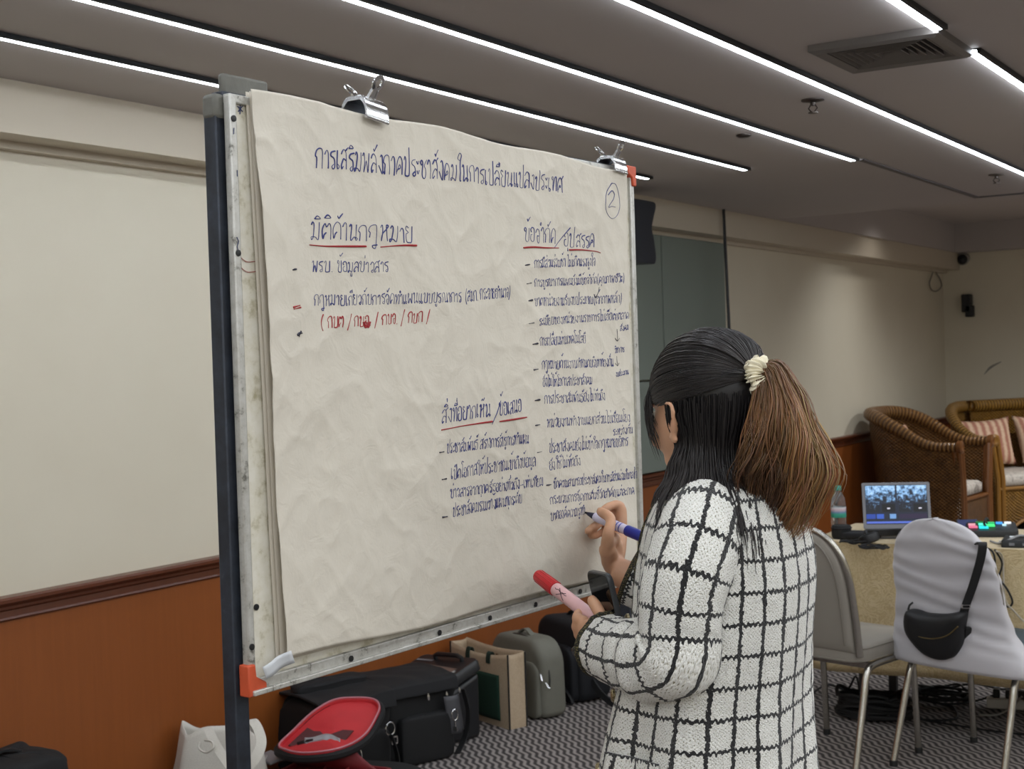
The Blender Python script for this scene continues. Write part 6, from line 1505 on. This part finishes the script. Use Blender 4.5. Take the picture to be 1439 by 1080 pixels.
for k in range(4): obj('port', MB().box((-.09+.05*k, -.077, .014), (.02, .004, .010), BMx), plain('port_metal', '8d8f94', 0.35, 0.7), t, smooth=False)
b = MB(); b.box((-.09, .02, .031), (.03, .015, .004), BMx); obj('lit_key', b, emit('white_key', 'dfe8ee', 0.8), t)
p = tp(1411, 764); o = obj('white_plug', MB().box((0, 0, .008), (.04, .014, .014), Matrix.Translation(p) @ Matrix.Rotation(.3, 4, 'Z')), plain('white_plug', 'cfcdc8', 0.4), None, bevel=.003); tag(o, 'small white cable plug lying in front of the glowing mixer', 'plug')
pp = [tp(1392, 760, TT+.006), tp(1404, 763, TT+.006), tp(1418, 758, TT+.03), tp(1434, 752, TT+.04), tp(1447, 757, TT+.02)]
o = obj('grey_cable', MB().tube(catmull(pp, 6), .0045, 8), plain('grey_cable', '8d8d8e', 0.5)); tag(o, 'thick grey cable arching over the table right of the mixer', 'cable')
pp = [tp(1383, 768, TT+.004), Vector((tp(1387, 776).x, TY0-.03, .74)), Vector((tp(1392, 776).x, TY0-.035, .66)), Vector((tp(1408, 776).x, TY0-.035, .60)), Vector((tp(1415, 776).x, TY0-.035, .555)), Vector((tp(1408, 776).x, TY0-.035, .535)), Vector((tp(1397, 776).x, TY0-.034, .56)), Vector((tp(1393, 776).x, TY0-.033, .63)), Vector((tp(1400, 776).x, TY0-.03, .70)), tp(1398, 772, TT+.004)]
o = obj('black_cable', MB().tube(catmull(pp, 6), .004, 8), M_WEB); tag(o, 'black cable looping down the front of the tablecloth', 'cable')
pp = [Vector((tp(1404, 776).x, TY0-.04, .57)), Vector((tp(1418, 776).x, TY0-.04, .52)), Vector((tp(1440, 776).x, TY0-.045, .47)), Vector((tp(1460, 776).x, TY0-.045, .46))]
o = obj('white_cable', MB().tube(catmull([tp(1400, 774, TT+.004), Vector((tp(1401, 776).x, TY0-.03, .72))]+pp, 6), .0035, 8), plain('pale_cable', 'a59c8d', 0.5)); tag(o, 'thin pale cable hanging across the tablecloth at right', 'cable')
pp = [tp(1386, 747, TT+.005), tp(1388, 740, TT+.05), at(1384, 728, 1, 6.25), at(1388, 715, 1, 6.35)]
o = obj('bent_cable', MB().tube(catmull([tp(1380, 750, TT+.006), tp(1386, 742, TT+.02), tp(1383, 735, TT+.06), tp(1387, 728, TT+.07), tp(1392, 740, TT+.01)], 6), .005, 8), M_WEB); tag(o, 'short stiff black cable standing up behind the mixer', 'cable')
# ------------------------------------------------------------------ cables under the table
rc = random.Random(5)
def coil(c, rx, ry, loops, label, h=.05, r=.006):
    pts = []
    for i in range(loops*10):
        a = 2*PI*i/10; k = 1+rc.uniform(-.14, .1); pts.append(Vector(c)+Vector((math.cos(a)*rx*k, math.sin(a)*ry*k, .008+h*(i/(loops*10))*rc.uniform(.7, 1.2))))
    o = obj('cable_coil', MB().tube(catmull(pts, 4), r, 6), M_WEB); return tag(o, label, 'cable coil')
coil(at(1232, 1004, 2, 0)+Vector((0, -.04, 0)), .15, .10, 12, 'large coil of black cable on the floor behind the taupe chair', .10, .008)
coil(at(1325, 985, 2, 0), .12, .09, 6, 'loose coil of black cable on the floor under the cloth, between the chairs', .05, .005)
def wire(pts, r, m, label):
    o = obj('floor_cable', MB().tube(catmull(pts, 6), r, 6), m); return tag(o, label, 'cable', None)
fz = lambda px, py, z=.007: at(px, py, 2, z)
wire([fz(1130, 985), fz(1160, 962, .03), fz(1190, 968), fz(1203, 950, .1), fz(1210, 985)], .005, M_WEB, 'thin black cable on the carpet between the taupe chair legs')
wire([fz(1290, 1010), fz(1320, 1012), fz(1345, 1008), fz(1337, 992), fz(1310, 985), fz(1290, 970, .06)], .005, M_WEB, 'black cable loop on the carpet in front of the covered chair legs')
wire([fz(1290, 962, .08), fz(1330, 966, .02), fz(1370, 960, .06), fz(1410, 968, .03), fz(1450, 962, .05)], .005, M_WEB, 'black cable strung along under the cloth hem at right')
wire([fz(1250, 975, .08), fz(1285, 985, .01), fz(1320, 972, .05), fz(1362, 985, .01), fz(1400, 975, .06)], .004, M_WEB, 'second black cable tangled beneath the cloth hem')
wire([fz(1375, 1004), fz(1400, 1004), fz(1420, 994, .02), fz(1436, 978, .07)], .005, plain('pale_grey_cable', '8f8b86', 0.5), 'pale grey cable curving up from the floor by the power strip')
wire([fz(1300, 1012, .004), fz(1340, 1018, .004), fz(1390, 1026, .004), fz(1425, 1030, .004), fz(1460, 1034, .004)], .004, M_WEB, 'thin black cable lying flat on the carpet behind the covered chair')
p = at(1422, 996, 2, 0); t = thing('power_strip', 'white power strip with plugs on the floor under the table', 'power strip', p)
PM = Matrix.Translation(p) @ Matrix.Rotation(math.radians(10), 4, 'Z')
obj('strip', MB().box((.03, 0, .026), (.26, .06, .045), PM), plain('white_strip', 'bdb9b2', 0.45), t, bevel=.006)
for k in range(4): obj('plug', MB().box((-.06+.05*k, -.005, .066), (.028, .034, .036), PM), M_BLACKPL, t, bevel=.004)
# ------------------------------------------------------------------ rattan seats in the far corner
def m_wicker(name, a, b2, sc=1.0):
    m = NT(name); m.set(Roughness=0.35); u, v, _ = m.sep(m.coord('UV'))
    su = m.math('SINE', m.math('MULTIPLY', u, 2*PI/(.034*sc))); sv = m.math('SINE', m.math('MULTIPLY', v, 2*PI/(.026*sc)))
    w = m.math('MULTIPLY', su, sv); nz = m.noise(20, 3, m.coord()); t_ = m.math('ADD', m.math('MULTIPLY', w, .35), nz)
    m.col(m.ramp(t_, [(0.2, S(a)), (0.85, S(b2))])); m.bump(w, 0.9, 0.012); return m.m
M_WICK = m_wicker('dark_rattan_weave', '53361a', '8d6233'); M_WICK2 = m_wicker('golden_rattan_weave', '6d4c1c', 'a07430')
def m_wrap(name, a, b2):
    m = NT(name); m.set(Roughness=0.28); u, v, _ = m.sep(m.coord('UV')); s_ = m.math('SINE', m.math('MULTIPLY', u, 2*PI/.032)); m.col(m.ramp(m.math('ADD', m.math('MULTIPLY', s_, .5), .5), [(0.1, S(a)), (0.7, S(b2))])); m.bump(s_, 1.0, 0.010); return m.m
M_WRAP = m_wrap('dark_wrapped_cane', '5a3a1e', '9a7040'); M_WRAP2 = m_wrap('golden_wrapped_cane', '74521f', 'ab7f3a')
M_CANE = plain('brown_cane', '6f4420', 0.3, var=0.2, vscale=30); M_CANE2 = plain('golden_cane', '8a6026', 0.3, var=0.2, vscale=30)
def m_floral(name): 
    m = NT(name); m.set(Roughness=0.8); f = m.noise(14, 4, m.coord(), 0.6, 1.0); m.col(m.ramp(f, [(0.35, S('8f857c')), (0.5, S('c9c0b4')), (0.65, S('b3a89c'))])); return m.m
M_SEATC = m_floral('cream_floral_cloth')
def m_stripe(name):
    m = NT(name); m.set(Roughness=0.75); x, y, z = m.sep(m.coord('UV')); s_ = m.math('SINE', m.math('MULTIPLY', x, 44)); n_ = m.noise(40, 3, m.coord()); m.col(m.ramp(m.math('ADD', m.math('MULTIPLY', s_, .4), n_), [(0.2, S('a8705c')), (0.5, S('c79b7f')), (0.8, S('d9b99c'))])); return m.m
M_STRIPE = m_stripe('salmon_striped_cloth')
def cushion(name, c, ex, ez, w, h, th, mat, label, grp=None, par=None):
    ex = Vector(ex).normalized(); ez = Vector(ez).normalized(); ey = ez.cross(ex); b = MB()
    for sd in (1, -1):
        def fn(u, v, sd=sd):
            a, q = u*2-1, v*2-1; pin = 1-.10*(1-abs(a)**2)*abs(q)**3-.0; pin2 = 1-.10*(1-abs(q)**2)*abs(a)**3
            t_ = (max(0, 1-abs(a)**2.6)*max(0, 1-abs(q)**2.6))**.5
            return Vector(c)+ex*(a*w/2*pin2)+ez*(q*h/2*pin)+ey*(sd*th/2*t_)
        b.grid(fn, 18, 18, 0, lambda u, v: (u, v))
    o = obj(name, b, mat, par, angle=180, weld=True)
    if not par: tag(o, label, 'cushion', grp)
    return o
def rattan_seat(name, label, loc, rotz, w, d, hb, ha, mw, mr, mc, wcat, bow=.07, seats=1):
    t = thing(name, label, wcat, loc, rotz); T = Matrix.Translation(Vector(loc)) @ Matrix.Rotation(rotz, 4, 'Z')
    # local: front +x, left +y.  plan outline from right front round the back to left front
    rc_ = min(w/2, d*.62)*.95; pl = [(d/2, -w/2), (d*.15, -w/2)]; n = 12
    cx = -d/2+rc_
    for k in range(n+1):
        a = math.radians(270-90*k/n); pl.append((cx+rc_*math.cos(a), -w/2+rc_+rc_*math.sin(a)))
    for k in range(n+1):
        a = math.radians(180-90*k/n); pl.append((cx+rc_*math.cos(a), w/2-rc_+rc_*math.sin(a)))
    pl += [(d*.15, w/2), (d/2, w/2)]
    P = catmull([(x, y, 0) for x, y in pl], 3); L = [0]
    for i in range(1, len(P)): L.append(L[-1]+(P[i]-P[i-1]).length)
    def top(i): x = P[i].x; q = (x+d/2)/d; return lerp(hb, ha, sstep(0.02, .80, q)) 
    def nrm(i): 
        T_ = (P[min(i+1, len(P)-1)]-P[max(i-1, 0)]).normalized(); return Vector((T_.y, -T_.x, 0))
    sgn = -1 if nrm(len(P)//2).x > 0 else 1
    rows, uvs = [], []; NV = 16
    for j in range(NV+1):
        v = j/NV; r, ur = [], []
        for i in range(len(P)):
            z = lerp(.07, top(i)-.02, v); q = P[i] + nrm(i)*sgn*(bow*sstep(.35, 1, v)**1.0*(z/hb)*.8 + .012*math.sin(PI*v)); r.append(T @ Vector((q.x, q.y, z))); ur.append((L[i], z))
        rows.append(r); uvs.append(ur)
    b = MB(); b.loft(rows, (False, False), False, None, 0, uvs); obj('shell', b, mw, t, solid=.022, soff=0, angle=60)
    # rolled, wrapped top rail
    path = [T @ (P[i] + nrm(i)*sgn*(bow*.8*top(i)/hb) + Vector((0, 0, top(i)))) for i in range(len(P))]
    b = MB(); seg = 10; rr, ur = [], []; acc = 0
    for i in range(len(path)):
        tn = (path[min(i+1, len(path)-1)]-path[max(i-1, 0)]).normalized(); u = Vector((0, 0, 1)); u = (u-tn*u.dot(tn)).normalized(); v_ = tn.cross(u); R_ = lerp(.036, .052, sstep(ha, hb, top(i)))
        if i: acc += (path[i]-path[i-1]).length
        rr.append([path[i]+u*math.cos(2*PI*k/seg)*R_+v_*math.sin(2*PI*k/seg)*R_ for k in range(seg)]); ur.append([(acc, k/seg) for k in range(seg+1)])
    b.loft(rr, (True, True), True, None, 0, ur); obj('top_rail', b, mr, t)
    for s_ in (-1, 1):
        b = MB(); x = d/2; e = path[-1] if s_ > 0 else path[0]; ti = T.inverted() @ e
        for dx, dy in ((0, 0), (-.035, 0), (0, -.05*s_)): b.tube([T @ Vector((x+dx, s_*w/2+dy, 0)), T @ Vector((x+dx, s_*w/2+dy, ha*.6)), T @ Vector((x+dx, ti.y+dy, ha-.01))], .022, 8)
        Ms = frame_matrix(T @ Vector((x+.01, ti.y-.01*s_, ha+.002)), T.to_3x3() @ Vector((0, 0, 1)), T.to_3x3() @ Vector((1, 0, 0))); b.lathe([(.048, -.02), (.050, .01), (.03, .018), (.012, .012)], 18, Ms); obj('front_post', b, mc, t)
    # apron with a scalloped lower edge
    b = MB(); n = 30; z1 = .385
    sc_ = lambda u: .075+.055*math.sin(PI*u)**.6 + .018*math.cos(u*PI*6*seats)
    rows = [[T @ Vector((d/2-.012, lerp(-w/2+.03, w/2-.03, k/n), lerp(sc_(k/n), z1, j/6))) for k in range(n+1)] for j in range(7)]; uv_ = [[(w*k/n, lerp(.1, z1, j/6)) for k in range(n+1)] for j in range(7)]
    b.loft(rows, (False, False), False, None, 0, uv_); obj('apron', b, mw, t, solid=.02, soff=0)
    b = MB(); b.tube([T @ Vector((d/2-.004, lerp(-w/2+.03, w/2-.03, k/n), sc_(k/n))) for k in range(n+1)], .014, 8); b.tube([T @ Vector((d/2-.002, y, z1)) for y in (-w/2+.02, w/2-.02)], .016, 8); obj('apron_rail', b, mc, t)
    b = MB(); b.box((.02, 0, .385), (d-.10, w-.06, .02), T); obj('seat_base', b, mc, t)
    for k in range(seats):
        ww = (w-.10)/seats; y0 = -w/2+.05+ww*(k+.5)
        b = MB(); b.loft([[T @ Vector((.04+x*s_, y0+y*s_, z)) for x, y in rrect(d-.14, ww-.01, .05)] for s_, z in ((.93, .396), (1, .41), (1, .475), (.93, .492), (.3, .50))]); o = obj('seat_cushion', b, M_SEATC, None, angle=60); tag(o, 'cream floral seat cushion on the ' + ('dark rattan armchair' if seats == 1 else ('left' if (k == seats-1) else 'right')+' half of the golden rattan sofa'), 'cushion')
    return t, T
zA = 10.35; nf = at_depth(1352, 700, zA); rz = math.radians(-4); fx = Vector((math.cos(rz), math.sin(rz), 0)); fy = Vector((-math.sin(rz), math.cos(rz), 0))
dA_, wA_ = .74, .66; lc = Vector((nf.x, nf.y, 0)) - fx*dA_/2 + fy*wA_/2
t, T = rattan_seat('rattan_armchair', 'dark brown rattan armchair seen from its side before the far corner', (lc.x, lc.y, 0), rz, wA_, dA_, 1.03, .79, M_WICK, M_WRAP, M_CANE, 'armchair', .07)
cushion('throw_cushion', T @ Vector((-.20, -.02, .74)), T.to_3x3() @ Vector((0, 1, 0)), T.to_3x3() @ Vector((-.25, 0, 1)), .42, .40, .14, M_STRIPE, 'salmon cushion in the dark rattan armchair', 'salmon cushions on the rattan seats')
wS, dS, rs = 1.5, .76, math.radians(-37)
fx = Vector((math.cos(rs), math.sin(rs), 0)); fy = Vector((-math.sin(rs), math.cos(rs), 0)); sc0 = Vector((-3.27, 11.90, 0)) + fx*dS/2 + fy*wS/2
t, T = rattan_seat('rattan_sofa', 'golden brown rattan sofa standing across the far corner', (sc0.x, sc0.y, 0), rs, wS, dS, 1.02, .78, M_WICK2, M_WRAP2, M_CANE2, 'sofa', .07, 2)
R3 = T.to_3x3()
cushion('throw_cushion', T @ Vector((-.16, -.40, .72)), R3 @ Vector((.1, 1, .04)), R3 @ Vector((-.28, .04, 1)), .50, .42, .15, M_STRIPE, 'salmon striped cushion at the left end of the sofa', 'salmon cushions on the rattan seats')
cushion('throw_cushion', T @ Vector((-.18, .18, .72)), R3 @ Vector((0, 1, -.05)), R3 @ Vector((-.28, -.04, 1)), .50, .42, .15, M_STRIPE, 'salmon striped cushion on the sofa, cut off by the right edge of the photo', 'salmon cushions on the rattan seats')
